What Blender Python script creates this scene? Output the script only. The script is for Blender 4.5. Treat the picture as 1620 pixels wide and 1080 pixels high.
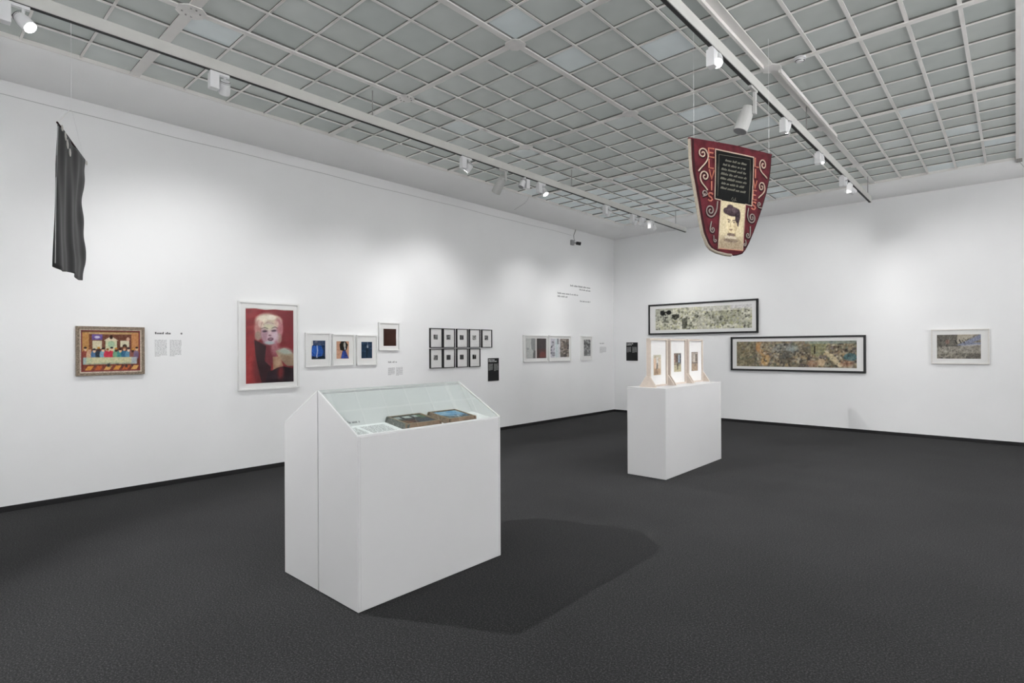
import bpy, bmesh, math, random
import numpy as np
from mathutils import Vector, Matrix

for o in list(bpy.data.objects):
    bpy.data.objects.remove(o, do_unlink=True)
SC = bpy.context.scene
COL = SC.collection
random.seed(7)
RNG = np.random.RandomState(11)
PI = math.pi

# ------------------------------------------------------------------ camera, world, exposure
F_PX, YAW, Y0, ROLL = 883.71, 0.7339, 549.66, -0.0047
CAM_H = 1.5
cd = bpy.data.cameras.new('camera')
cd.sensor_fit = 'HORIZONTAL'
cd.sensor_width = 36.0
cd.lens = F_PX / 1620.0 * 36.0
cd.shift_x = 0.0
cd.shift_y = (Y0 - 540.0) / 1620.0
cd.clip_start = 0.05
cam = bpy.data.objects.new('camera', cd)
COL.objects.link(cam)
SC.camera = cam
_F = Vector((-math.sin(YAW), math.cos(YAW), 0))
_R = Vector((math.cos(YAW), math.sin(YAW), 0))
_U = Vector((0, 0, 1))
_R2 = _R * math.cos(ROLL) + _U * math.sin(ROLL)
_U2 = -_R * math.sin(ROLL) + _U * math.cos(ROLL)
M = Matrix.Identity(4)
for i in range(3):
    M[i][0] = _R2[i]; M[i][1] = _U2[i]; M[i][2] = -_F[i]
M[2][3] = CAM_H
cam.matrix_world = M

w = bpy.data.worlds.new('world')
SC.world = w
w.use_nodes = True
w.node_tree.nodes['Background'].inputs[0].default_value = (0.80, 0.84, 0.86, 1)
w.node_tree.nodes['Background'].inputs[1].default_value = 0.25

vs = SC.view_settings
vs.view_transform = 'Standard'
vs.look = 'None'
vs.exposure = -0.06
vs.gamma = 1.0
vs.use_curve_mapping = False

# lamp strengths (W) of the track spotlights
P_WALL, P_ROOM, P_BACK, P_FILL = 90.0, 350.0, 94.0, 530.0

# ------------------------------------------------------------------ colour / materials
def s2l(c):
    c = np.asarray(c, float)
    return np.where(c <= 0.04045, c / 12.92, ((c + 0.055) / 1.055) ** 2.4)

def mat(name, col, rough=0.6, spec=0.35, metal=0.0, var=0.0, scale=8.0, bump=0.0, bscale=60.0, emit=None, estr=0.0):
    m = bpy.data.materials.new(name)
    m.use_nodes = True
    nt = m.node_tree; N = nt.nodes; L = nt.links
    b = N['Principled BSDF']
    b.inputs['Base Color'].default_value = (*col, 1)
    b.inputs['Roughness'].default_value = rough
    b.inputs['Specular IOR Level'].default_value = spec
    b.inputs['Metallic'].default_value = metal
    tc = N.new('ShaderNodeTexCoord')
    if var > 0:
        n = N.new('ShaderNodeTexNoise'); n.inputs['Scale'].default_value = scale
        n.inputs['Detail'].default_value = 5
        r = N.new('ShaderNodeValToRGB')
        r.color_ramp.elements[0].position = 0.3; r.color_ramp.elements[1].position = 0.7
        r.color_ramp.elements[0].color = (*[c * (1 - var) for c in col], 1)
        r.color_ramp.elements[1].color = (*[min(1, c * (1 + var)) for c in col], 1)
        L.new(tc.outputs['Object'], n.inputs['Vector'])
        L.new(n.outputs['Fac'], r.inputs['Fac'])
        L.new(r.outputs['Color'], b.inputs['Base Color'])
    if bump > 0:
        n2 = N.new('ShaderNodeTexNoise'); n2.inputs['Scale'].default_value = bscale
        n2.inputs['Detail'].default_value = 3
        bp = N.new('ShaderNodeBump'); bp.inputs['Strength'].default_value = bump
        bp.inputs['Distance'].default_value = 0.01
        L.new(tc.outputs['Object'], n2.inputs['Vector'])
        L.new(n2.outputs['Fac'], bp.inputs['Height'])
        L.new(bp.outputs['Normal'], b.inputs['Normal'])
    if emit is not None:
        b.inputs['Emission Color'].default_value = (*emit, 1)
        b.inputs['Emission Strength'].default_value = estr
    return m

def carpet_mat():
    m = bpy.data.materials.new('carpet')
    m.use_nodes = True
    nt = m.node_tree; N = nt.nodes; L = nt.links
    b = N['Principled BSDF']
    b.inputs['Roughness'].default_value = 0.95
    b.inputs['Specular IOR Level'].default_value = 0.1
    b.inputs['Sheen Weight'].default_value = 0.07
    b.inputs['Sheen Roughness'].default_value = 0.5
    b.inputs['Sheen Tint'].default_value = (0.5, 0.5, 0.5, 1)
    tc = N.new('ShaderNodeTexCoord')
    n1 = N.new('ShaderNodeTexNoise'); n1.inputs['Scale'].default_value = 105; n1.inputs['Detail'].default_value = 6; n1.inputs['Roughness'].default_value = 0.85
    n2 = N.new('ShaderNodeTexNoise'); n2.inputs['Scale'].default_value = 1.3; n2.inputs['Detail'].default_value = 5
    r1 = N.new('ShaderNodeValToRGB')
    r1.color_ramp.elements[0].position = 0.34; r1.color_ramp.elements[0].color = (0.005, 0.005, 0.0053, 1)
    r1.color_ramp.elements[1].position = 0.68; r1.color_ramp.elements[1].color = (0.105, 0.105, 0.108, 1)
    e = r1.color_ramp.elements.new(0.52); e.color = (0.019, 0.019, 0.020, 1)
    r2 = N.new('ShaderNodeValToRGB')
    r2.color_ramp.elements[0].position = 0.35; r2.color_ramp.elements[0].color = (0.88, 0.88, 0.88, 1)
    r2.color_ramp.elements[1].position = 0.7; r2.color_ramp.elements[1].color = (1.08, 1.08, 1.08, 1)
    mx = N.new('ShaderNodeMix'); mx.data_type = 'RGBA'; mx.blend_type = 'MULTIPLY'; mx.inputs[0].default_value = 1.0
    L.new(tc.outputs['Object'], n1.inputs['Vector']); L.new(tc.outputs['Object'], n2.inputs['Vector'])
    L.new(n1.outputs['Fac'], r1.inputs['Fac']); L.new(n2.outputs['Fac'], r2.inputs['Fac'])
    L.new(r1.outputs['Color'], mx.inputs[6]); L.new(r2.outputs['Color'], mx.inputs[7])
    L.new(mx.outputs[2], b.inputs['Base Color'])
    bp = N.new('ShaderNodeBump'); bp.inputs['Strength'].default_value = 0.08; bp.inputs['Distance'].default_value = 0.003
    L.new(n1.outputs['Fac'], bp.inputs['Height']); L.new(bp.outputs['Normal'], b.inputs['Normal'])
    return m

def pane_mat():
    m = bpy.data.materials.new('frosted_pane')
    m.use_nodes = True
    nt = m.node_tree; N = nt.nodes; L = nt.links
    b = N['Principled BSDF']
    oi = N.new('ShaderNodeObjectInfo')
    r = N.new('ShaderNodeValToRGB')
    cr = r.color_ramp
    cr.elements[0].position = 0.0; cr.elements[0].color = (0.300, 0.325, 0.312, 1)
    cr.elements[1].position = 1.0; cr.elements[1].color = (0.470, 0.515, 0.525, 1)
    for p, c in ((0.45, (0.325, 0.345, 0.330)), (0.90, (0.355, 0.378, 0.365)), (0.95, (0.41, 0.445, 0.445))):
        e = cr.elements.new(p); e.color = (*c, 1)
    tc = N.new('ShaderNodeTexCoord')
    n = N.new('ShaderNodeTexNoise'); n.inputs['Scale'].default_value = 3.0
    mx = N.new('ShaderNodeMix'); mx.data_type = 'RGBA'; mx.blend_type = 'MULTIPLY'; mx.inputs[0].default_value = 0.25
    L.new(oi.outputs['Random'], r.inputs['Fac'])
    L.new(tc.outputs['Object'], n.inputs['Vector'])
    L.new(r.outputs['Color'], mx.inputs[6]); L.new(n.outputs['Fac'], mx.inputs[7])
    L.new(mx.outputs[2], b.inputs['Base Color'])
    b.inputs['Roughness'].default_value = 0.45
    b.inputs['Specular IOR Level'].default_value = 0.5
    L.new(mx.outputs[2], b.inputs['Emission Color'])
    b.inputs['Emission Strength'].default_value = 0.40      # glow added to the panes to lift ceiling tone and room light
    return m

def glass_mat(name, tint=(1, 1, 1), refl=0.06):
    m = bpy.data.materials.new(name)
    m.use_nodes = True
    nt = m.node_tree; N = nt.nodes; L = nt.links
    for n in list(N):
        N.remove(n)
    out = N.new('ShaderNodeOutputMaterial')
    t = N.new('ShaderNodeBsdfTransparent'); t.inputs[0].default_value = (*tint, 1)
    g = N.new('ShaderNodeBsdfGlossy'); g.inputs['Roughness'].default_value = 0.02
    lw = N.new('ShaderNodeLayerWeight'); lw.inputs[0].default_value = 0.35
    mp = N.new('ShaderNodeMapRange')
    mp.inputs[3].default_value = refl * 0.5; mp.inputs[4].default_value = min(1, refl * 6)
    L.new(lw.outputs['Fresnel'], mp.inputs[0])
    mx = N.new('ShaderNodeMixShader')
    L.new(mp.outputs[0], mx.inputs[0]); L.new(t.outputs[0], mx.inputs[1]); L.new(g.outputs[0], mx.inputs[2])
    L.new(mx.outputs[0], out.inputs[0])
    return m

def print_mat(name, rough=0.5):
    m = bpy.data.materials.new(name)
    m.use_nodes = True
    nt = m.node_tree; N = nt.nodes; L = nt.links
    b = N['Principled BSDF']
    a = N.new('ShaderNodeAttribute'); a.attribute_name = 'Col'
    L.new(a.outputs['Color'], b.inputs['Base Color'])
    b.inputs['Roughness'].default_value = rough
    b.inputs['Specular IOR Level'].default_value = 0.08
    return m

MT = {
    'wall': mat('wall_paint', (0.865, 0.867, 0.873), 0.85, 0.15, var=0.012, scale=1.5, bump=0.03, bscale=90),
    'cove': mat('cove_plaster', (0.89, 0.89, 0.89), 0.9, 0.1, var=0.015, scale=2.0, bump=0.04, bscale=40),
    'carpet': carpet_mat(),
    'base': mat('black_baseboard', (0.012, 0.012, 0.013), 0.55, 0.3, var=0.1),
    'steel': mat('painted_steel', (0.86, 0.84, 0.815), 0.5, 0.3, var=0.05, scale=3),
    'plate': mat('node_plate_paint', (0.85, 0.83, 0.81), 0.5, 0.3, var=0.06, scale=9),
    'barweb': mat('dark_web', (0.17, 0.17, 0.16), 0.8, 0.1, var=0.15, scale=20),  # webs of bars and beams, darker than the flanges
    'bolt': mat('bolt', (0.30, 0.29, 0.28), 0.5, 0.4),
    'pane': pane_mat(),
    'track': mat('track_aluminium', (0.60, 0.595, 0.57), 0.5, 0.3, var=0.03),
    'slot': mat('track_slot', (0.05, 0.05, 0.05), 0.7, 0.2),
    'lampw': mat('lamp_white', (0.78, 0.78, 0.79), 0.4, 0.4, var=0.01),
    'lampg': mat('lamp_grey', (0.50, 0.50, 0.49), 0.45, 0.4),
    'fin': mat('lamp_fin', (0.10, 0.10, 0.105), 0.5, 0.4),
    'lens': mat('lamp_lens_lit', (1, 1, 1), 0.4, 0.2, emit=(1, 0.985, 0.96), estr=30),
    'lensoff': mat('lamp_lens', (0.25, 0.25, 0.26), 0.15, 0.6),
    'case': mat('case_white', (0.545, 0.545, 0.55), 0.45, 0.3, var=0.008, scale=2),
    'deck': mat('case_deck', (0.78, 0.785, 0.79), 0.6, 0.2, var=0.008),
    'edge': mat('polished_edge', (0.70, 0.71, 0.71), 0.25, 0.5),
    'dark': mat('shadow_foot', (0.02, 0.02, 0.02), 0.8, 0.1),  # dark colour puts the shade of the floor gap into the foot
    'glass': glass_mat('picture_glass', (1, 1, 1), 0.008),
    'lid': glass_mat('lid_glass', (0.965, 0.982, 0.975), 0.02),
    'fwhite': mat('white_frame', (0.80, 0.80, 0.79), 0.4, 0.35, var=0.01),
    'fcream': mat('pale_frame', (0.74, 0.715, 0.68), 0.5, 0.3, var=0.03, scale=20),
    'fblack': mat('black_frame', (0.012, 0.012, 0.013), 0.4, 0.35, var=0.1),
    'fgold': mat('beaded_brown_frame', (0.22, 0.17, 0.125), 0.5, 0.4, var=0.45, scale=90, bump=0.6, bscale=160),
    'fred': mat('red_frame_lip', (0.20, 0.025, 0.03), 0.5, 0.4, var=0.3, scale=80, bump=0.4, bscale=200),
    'fbeige': mat('beige_frame_lip', (0.48, 0.40, 0.32), 0.5, 0.4, var=0.35, scale=70, bump=0.4, bscale=200),
    'wood': mat('limed_wood', (0.56, 0.485, 0.425), 0.55, 0.25, var=0.06, scale=25),
    'mount': mat('mat_board', (0.78, 0.775, 0.765), 0.8, 0.1, var=0.006),
    'print': print_mat('print'),
    'vinyl': mat('vinyl_grey', (0.36, 0.36, 0.37), 0.7, 0.1),
    'vinyld': mat('vinyl_dark', (0.10, 0.10, 0.105), 0.7, 0.1),
    'vinyll': mat('panel_letters', (0.42, 0.42, 0.42), 0.7, 0.1),
    'vinylw': mat('panel_letters_white', (0.75, 0.75, 0.75), 0.7, 0.1),
    'panel': mat('black_panel', (0.016, 0.016, 0.017), 0.6, 0.2, var=0.06),
    'paper': mat('paper', (0.74, 0.75, 0.755), 0.8, 0.1, var=0.01),
    'satin': mat('black_satin', (0.013, 0.013, 0.0145), 0.5, 0.28, var=0.12, scale=6),
    'tie': mat('tie_cord', (0.62, 0.60, 0.57), 0.7, 0.2),
    'maroon': mat('maroon_velvet', (0.090, 0.0150, 0.021), 0.85, 0.15, var=0.40, scale=14, bump=0.2, bscale=200),
    'binding': mat('cream_binding', (0.30, 0.26, 0.21), 0.75, 0.15, var=0.12, scale=60),
    'applique': mat('dark_applique', (0.030, 0.012, 0.014), 0.85, 0.1),
    'ink': mat('black_velvet', (0.0060, 0.0065, 0.0065), 0.8, 0.12, var=0.2, scale=30),
    'bead': mat('cream_beads', (0.55, 0.42, 0.33), 0.4, 0.4, var=0.1, scale=120),
    'cordg': mat('silver_cord', (0.26, 0.21, 0.19), 0.45, 0.45, var=0.15, scale=90),
    'letter': mat('coral_letters', (0.46, 0.16, 0.11), 0.6, 0.25, var=0.12, scale=70),
    'script': mat('script_thread', (0.13, 0.125, 0.095), 0.6, 0.3),
    'wire': mat('hanging_wire', (0.88, 0.88, 0.88), 0.4, 0.4),
    'cable': mat('thin_cable', (0.50, 0.50, 0.50), 0.6, 0.2),
    'cctvg': mat('cctv_grey', (0.33, 0.33, 0.335), 0.5, 0.3),
    'cctvb': mat('cctv_black', (0.006, 0.006, 0.006), 0.3, 0.5),
    'gilt': mat('gilt_edge', (0.24, 0.18, 0.11), 0.4, 0.5, metal=0.2, var=0.3, scale=60),
    'raww': mat('box_wood', (0.26, 0.17, 0.115), 0.6, 0.2, var=0.25, scale=40),
    'ornament': mat('ornament_paper', (0.10, 0.105, 0.095), 0.6, 0.3, var=0.8, scale=110, bump=0.5, bscale=150),
    'ornament2': mat('ornament_brown', (0.16, 0.11, 0.07), 0.6, 0.3, var=0.6, scale=110, bump=0.5, bscale=150),
}

# ------------------------------------------------------------------ mesh helpers
class MB:
    def __init__(s):
        s.v = []; s.f = []; s.m = []
    def add(s, vs_, fs_, mi=0):
        o = len(s.v)
        s.v += [tuple(p) for p in vs_]
        s.f += [tuple(i + o for i in f) for f in fs_]
        s.m += [mi] * len(fs_)
        return s
    def box(s, x0, x1, y0, y1, z0, z1, mi=0):
        v = [(x0, y0, z0), (x1, y0, z0), (x1, y1, z0), (x0, y1, z0), (x0, y0, z1), (x1, y0, z1), (x1, y1, z1), (x0, y1, z1)]
        f = [(0, 3, 2, 1), (4, 5, 6, 7), (0, 1, 5, 4), (1, 2, 6, 5), (2, 3, 7, 6), (3, 0, 4, 7)]
        return s.add(v, f, mi)
    def prism(s, poly, axis, a0, a1, mi=0):
        # poly: list of 2D points (the two other axes in xyz order), extruded on axis
        n = len(poly)
        def p3(p, a):
            if axis == 'x': return (a, p[0], p[1])
            if axis == 'y': return (p[0], a, p[1])
            return (p[0], p[1], a)
        v = [p3(p, a0) for p in poly] + [p3(p, a1) for p in poly]
        f = [tuple(range(n - 1, -1, -1)), tuple(range(n, 2 * n))]
        for i in range(n):
            j = (i + 1) % n
            f.append((i, j, n + j, n + i))
        return s.add(v, f, mi)
    def tube(s, pts, r, seg=6, mi=0, caps=True, flat=1.0, up=None):
        pts = [Vector(p) for p in pts]
        n = len(pts)
        rr = r if isinstance(r, (list, tuple)) else [r] * n
        base = len(s.v)
        prev = None
        for i, p in enumerate(pts):
            if i == 0: t = pts[1] - p
            elif i == n - 1: t = p - pts[i - 1]
            else: t = pts[i + 1] - pts[i - 1]
            t.normalize()
            ref = Vector(up) if up is not None else (prev if prev is not None else (Vector((0, 0, 1)) if abs(t.z) < 0.9 else Vector((1, 0, 0))))
            a = ref - t * ref.dot(t)
            if a.length < 1e-6:
                a = t.orthogonal()
            a.normalize(); b = t.cross(a)
            prev = a
            for k in range(seg):
                an = 2 * PI * k / seg
                s.v.append(tuple(p + a * (math.cos(an) * rr[i] * flat) + b * (math.sin(an) * rr[i])))
        for i in range(n - 1):
            for k in range(seg):
                k2 = (k + 1) % seg
                s.f.append((base + i * seg + k, base + i * seg + k2, base + (i + 1) * seg + k2, base + (i + 1) * seg + k)); s.m.append(mi)
        if caps:
            s.f.append(tuple(base + k for k in range(seg - 1, -1, -1))); s.m.append(mi)
            s.f.append(tuple(base + (n - 1) * seg + k for k in range(seg))); s.m.append(mi)
        return s
    def lathe(s, prof, org, axis, seg=20, mi=0, mis=None):
        # prof: list of (dist along axis, radius)
        ax = Vector(axis).normalized(); a = ax.orthogonal().normalized(); b = ax.cross(a)
        base = len(s.v); org = Vector(org)
        for d, r in prof:
            for k in range(seg):
                an = 2 * PI * k / seg
                s.v.append(tuple(org + ax * d + (a * math.cos(an) + b * math.sin(an)) * max(r, 1e-5)))
        for i in range(len(prof) - 1):
            for k in range(seg):
                k2 = (k + 1) % seg
                s.f.append((base + i * seg + k, base + i * seg + k2, base + (i + 1) * seg + k2, base + (i + 1) * seg + k))
                s.m.append(mis[i] if mis else mi)
        s.f.append(tuple(base + k for k in range(seg - 1, -1, -1))); s.m.append(mis[0] if mis else mi)
        s.f.append(tuple(base + (len(prof) - 1) * seg + k for k in range(seg))); s.m.append(mis[-1] if mis else mi)
        return s
    def ball(s, c, r, seg=6, rings=4, mi=0):
        base = len(s.v)
        for i in range(rings + 1):
            th = PI * i / rings
            for k in range(seg):
                an = 2 * PI * k / seg
                s.v.append((c[0] + r * math.sin(th) * math.cos(an), c[1] + r * math.sin(th) * math.sin(an), c[2] + r * math.cos(th)))
        for i in range(rings):
            for k in range(seg):
                k2 = (k + 1) % seg
                s.f.append((base + i * seg + k, base + (i + 1) * seg + k, base + (i + 1) * seg + k2, base + i * seg + k2)); s.m.append(mi)
        return s
    def mesh(s, name, mats, smooth=False):
        me = bpy.data.meshes.new(name)
        me.from_pydata(s.v, [], s.f)
        if not isinstance(mats, (list, tuple)): mats = [mats]
        for m in mats: me.materials.append(m)
        if len(mats) > 1:
            me.polygons.foreach_set('material_index', s.m)
        if smooth:
            me.polygons.foreach_set('use_smooth', [True] * len(me.polygons))
        me.update()
        return me

def link(name, data, parent=None, loc=None, rotz=None):
    o = bpy.data.objects.new(name, data)
    COL.objects.link(o)
    if parent is not None: o.parent = parent
    if loc is not None: o.location = loc
    if rotz is not None: o.rotation_euler = (0, 0, rotz)
    return o

def ob(name, mb, mats, parent=None, bevel=0.0, smooth=False):
    me = mb.mesh(name, mats, smooth)
    if bevel > 0:
        bm = bmesh.new(); bm.from_mesh(me)
        bmesh.ops.remove_doubles(bm, verts=bm.verts, dist=1e-6)
        bmesh.ops.bevel(bm, geom=[e for e in bm.edges if len(e.link_faces) == 2 and e.calc_face_angle(0) > 0.3], offset=bevel, segments=1, affect='EDGES')
        bm.to_mesh(me); bm.free()
    return link(name, me, parent)

def tag(o, label, cat, group=None):
    o['label'] = label; o['category'] = cat
    if group: o['group'] = group
    return o

def thing(name, label, cat, loc=(0, 0, 0), rotz=0.0, group=None):
    o = link(name, None, None, loc, rotz)
    return tag(o, label, cat, group)

def struct(o, label=None):
    o['kind'] = 'structure'
    return o

# ------------------------------------------------------------------ room dimensions (m), camera stands at x=0,y=0
XW, YW = -6.960, 11.262          # left wall face, back wall face
XR, YF = 2.60, -3.00             # right wall and wall behind the camera
ZC, ZK = 4.195, 4.000            # glazing frame level, crease of the cove
XG, YG = -6.456, 10.927          # edges of the glazed ceiling
XE = 0.012                       # right edge of the glazed ceiling
YB = -2.42                       # rear edge of the glazed ceiling

# floor and walls
o = struct(ob('floor', MB().box(XW - 0.2, XR + 0.2, YF - 0.2, YW + 0.2, -0.12, 0.0), MT['carpet']))
tag(o, 'dark charcoal carpet covering the whole gallery floor', 'floor')
o = struct(ob('wall_left', MB().box(XW - 0.2, XW, YF - 0.2, YW + 0.2, 0.0, 4.6), MT['wall']))
tag(o, 'long white gallery wall with the red portrait', 'wall')
o = struct(ob('wall_back', MB().box(XW, XR + 0.2, YW, YW + 0.2, 0.0, 4.6), MT['wall']))
tag(o, 'white gallery wall with two long black frames', 'wall')
o = struct(ob('wall_right', MB().box(XR, XR + 0.2, YF - 0.2, YW, 0.0, 4.6), MT['wall']))
tag(o, 'white wall on the side behind the viewer', 'wall')
o = struct(ob('wall_front', MB().box(XW, XR, YF - 0.2, YF, 0.0, 4.6), MT['wall']))
tag(o, 'white wall at the near end of the room', 'wall')
BH = 0.052
for nm, b, lb in (('baseboard_left', (XW, XW + 0.012, YF, YW, 0, BH), 'black skirting strip along the wall with the red portrait'),
              ('baseboard_back', (XW + 0.012, XR, YW - 0.012, YW, 0, BH), 'black skirting strip under the two long black frames'),
              ('baseboard_right', (XR - 0.012, XR, YF, YW - 0.012, 0, BH), 'black skirting strip behind the viewer'),
              ('baseboard_front', (XW + 0.012, XR - 0.012, YF, YF + 0.012, 0, BH), 'black skirting strip at the near end of the room')):
    tag(struct(ob(nm, MB().box(*b), MT['base'])), lb, 'baseboard')

# cove between the walls and the glazed ceiling (curved, mitred in the corner)
def cove_profile(n=9):
    # t 0 at wall crease .. 1 at glazing edge ; returns (inset fraction, height)
    out = []
    for i in range(n + 1):
        a = (i / n) * PI / 2
        t = 0.75 * math.sin(a) + 0.25 * (i / n)
        h = 0.75 * (1 - math.cos(a)) + 0.25 * (i / n)
        out.append((t, ZK + (ZC - ZK) * h))
    return out
PR = cove_profile()
DX, DY = XG - XW, YW - YG
mb = MB()
v = []
for t, z in PR:
    v += [(XW + DX * t, YF, z), (XW + DX * t, YW - DY * t, z)]
mb.add(v, [(2 * i, 2 * i + 1, 2 * i + 3, 2 * i + 2) for i in range(len(PR) - 1)])
o = struct(ob('trim_1', mb, MT['cove'], smooth=True)); tag(o, 'curved white cove above the wall with the red portrait', 'cove')
mb = MB(); v = []
for t, z in PR:
    v += [(XW + DX * t, YW - DY * t, z), (XR, YW - DY * t, z)]
mb.add(v, [(2 * i, 2 * i + 1, 2 * i + 3, 2 * i + 2) for i in range(len(PR) - 1)])
o = struct(ob('trim_2', mb, MT['cove'], smooth=True)); tag(o, 'curved white cove above the two long black frames', 'cove')
o = struct(ob('trim_3', MB().box(XE + 0.03, XR, YF, YG, ZC - 0.004, ZC + 0.10), MT['cove'])); tag(o, 'flat white ceiling margin beside the glazing', 'ceiling')
o = struct(ob('trim_4', MB().box(XG, XE + 0.03, YF, YB - 0.03, ZC - 0.004, ZC + 0.10), MT['cove'])); tag(o, 'flat white ceiling margin at the near end', 'ceiling')
# hairline crack across the cove
mb = MB()
mb.tube([(XW + DX * t + 0.001, 7.62 + 0.012 * math.sin(t * 9), z - 0.0015) for t, z in PR[2:]], 0.0022, 4)
o = ob('plaster_crack', mb, MT['vinyl']); tag(o, 'fine hairline crack across the white cove', 'crack')

# ------------------------------------------------------------------ glazed ceiling
XS = [XG, -6.063, -5.670, -5.276, -4.883, -4.481, -4.099, -3.709, -3.299, -2.936, -2.533, -2.133, -1.752, -1.367, -1.015, -0.668, -0.322, XE]
BX = {4, 8, 12}
YS = [YB]
def bay(a, b, n):
    for i in range(1, n + 1): YS.append(a + (b - a) * i / n)
bay(YB, -0.42, 5)
YS += [-0.03, 0.36, 0.756, 1.178, 1.605]
YS += [2.051, 2.469, 2.884, 3.326, 3.72]
bay(3.72, 5.713, 5); bay(5.713, 7.724, 5); bay(7.724, 9.651, 5); bay(9.651, YG, 3)
BY = {5, 10, 15, 20, 25, 30}
ceil = link('ceiling', None, None, (XG, YB, ZC)); struct(ceil)
tag(ceil, 'glazed ceiling of frosted panes in a white steel grid', 'ceiling')
CO = Vector((XG, YB, ZC))
def ceil_child(name, mb, mats, smooth=False):
    mb.v = [(x - CO.x, y - CO.y, z - CO.z) for x, y, z in mb.v]
    return ob(name, mb, mats, ceil, smooth=smooth)
ZB = ZC                # underside of heavy beams
ZT = ZC + 0.012        # underside of glazing bars
ZP = ZC + 0.034        # underside of panes
def bar(mb, a0, a1, c, wdt, z0, hgt, along, web=0.010):
    f = 0.007
    if along == 'y':
        mb.box(c - wdt / 2, c + wdt / 2, a0, a1, z0, z0 + f, 0)
        mb.box(c - web / 2 - 0.002, c + web / 2 + 0.002, a0, a1, z0 + f, ZP + 0.01, 1)
    else:
        mb.box(a0, a1, c - wdt / 2, c + wdt / 2, z0, z0 + f, 0)
        mb.box(a0, a1, c - web / 2 - 0.002, c + web / 2 + 0.002, z0 + f, ZP + 0.01, 1)
for i, x in enumerate(XS[1:-1], 1):
    if i in BX: continue
    mb = MB(); bar(mb, YB, YG, x, 0.021 if i < 12 else 0.030, ZT, 0.03, 'y')
    ceil_child('glazing_bar', mb, [MT['steel'], MT['barweb']])
for j, y in enumerate(YS[1:-1], 1):
    if j in BY: continue
    mb = MB(); bar(mb, XG, XE, y, 0.019, ZT + 0.003, 0.03, 'x')
    ceil_child('glazing_bar', mb, [MT['steel'], MT['barweb']])
for i in sorted(BX):
    x = XS[i]; wd = 0.055 if i < 12 else 0.07
    mb = MB()
    mb.box(x - wd / 2, x + wd / 2, YB, YG, ZB, ZB + 0.012, 0)
    mb.box(x - wd / 2 + 0.008, x + wd / 2 - 0.008, YB, YG, ZB + 0.012, ZP + 0.03, 1)
    ceil_child('beam', mb, [MT['steel'], MT['barweb']])
for j in sorted(BY):
    y = YS[j]; wd = 0.085 if j == 10 else 0.06
    mb = MB()
    mb.box(XG - 0.02, XE + 0.03, y - wd / 2, y + wd / 2, ZB + 0.002, ZB + 0.014, 0)
    mb.box(XG, XE, y - wd / 2 + 0.008, y + wd / 2 - 0.008, ZB + 0.014, ZP + 0.03, 1)
    ceil_child('beam', mb, [MT['steel'], MT['barweb']])
# perimeter frame
for b in ((XG - 0.02, XG + 0.012, YB, YG), (XE - 0.005, XE + 0.03, YB, YG), (XG, XE, YG - 0.012, YG + 0.02), (XG, XE, YB - 0.03, YB + 0.01)):
    mb = MB().box(b[0], b[1], b[2], b[3], ZC - 0.004, ZP + 0.012, 0)
    ceil_child('edge_frame', mb, [MT['steel']])
# octagonal node plates with bolts
for i in sorted(BX):
    for j in sorted(BY):
        x, y = XS[i], YS[j]
        if y < 0: continue
        a, c = 0.085, 0.045
        poly = [(x - a, y - c), (x - c, y - a), (x + c, y - a), (x + a, y - c), (x + a, y + c), (x + c, y + a), (x - c, y + a), (x - a, y + c)]
        if j == 10 and i == 4:
            a, c = 0.10, 0.05
            poly = [(x - a, y - c), (x - c, y - a), (x + c, y - a), (x + a, y - c), (x + a, y + c), (x + c, y + a), (x - c, y + a), (x - a, y + c)]
        pl = ceil_child('node_plate', MB().prism(poly, 'z', ZB - 0.006, ZB + 0.001), MT['plate'])
        if j == 10 or (j == 15 and i == 4):
            for dx, dy in ((-.06, 0.02), (-.06, -.02), (.06, .02), (.06, -.02), (.02, .06), (-.02, -.06)):
                b = MB().lathe([(0, 0.008), (0.006, 0.007)], (x + dx - CO.x, y + dy - CO.y, ZB - 0.006 - CO.z), (0, 0, -1), 8)
                ob('bolt', b, MT['bolt'], pl)
# panes: the 300 that show largest are objects of their own, the rest is joined
def proj(P):
    d = Vector(P) - Vector((0, 0, CAM_H))
    z = d.dot(_F)
    if z < 0.3: return None
    return 810 + F_PX * d.dot(_R2) / z, Y0 - F_PX * d.dot(_U2) / z
cells = []
for i in range(len(XS) - 1):
    for j in range(len(YS) - 1):
        x0, x1, y0, y1 = XS[i] + .006, XS[i + 1] - .006, YS[j] + .006, YS[j + 1] - .006
        q = [proj((x, y, ZP)) for x, y in ((x0, y0), (x1, y0), (x1, y1), (x0, y1))]
        area = 0
        if all(q):
            cx = sum(p[0] for p in q) / 4; cy = sum(p[1] for p in q) / 4
            if -40 < cx < 1660 and -40 < cy < 1120:
                area = abs(sum(q[k][0] * q[(k + 1) % 4][1] - q[(k + 1) % 4][0] * q[k][1] for k in range(4))) / 2
        cells.append((area, x0, x1, y0, y1))
cells.sort(key=lambda c: -c[0])
pane_cache = {}
rest = MB()
for k, (ar, x0, x1, y0, y1) in enumerate(cells):
    if k < 300:
        key = (round(x1 - x0, 3), round(y1 - y0, 3))
        if key not in pane_cache:
            a, b = key[0] / 2, key[1] / 2
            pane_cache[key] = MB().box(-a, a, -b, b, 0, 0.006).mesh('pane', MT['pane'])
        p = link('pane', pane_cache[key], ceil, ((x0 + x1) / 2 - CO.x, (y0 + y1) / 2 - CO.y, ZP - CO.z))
        p.rotation_euler = (RNG.normal(0, 0.003), RNG.normal(0, 0.003), 0)
    else:
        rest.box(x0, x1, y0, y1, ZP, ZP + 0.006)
r_ = ceil_child('panes', rest, MT['pane']); r_['kind'] = 'stuff'
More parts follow.
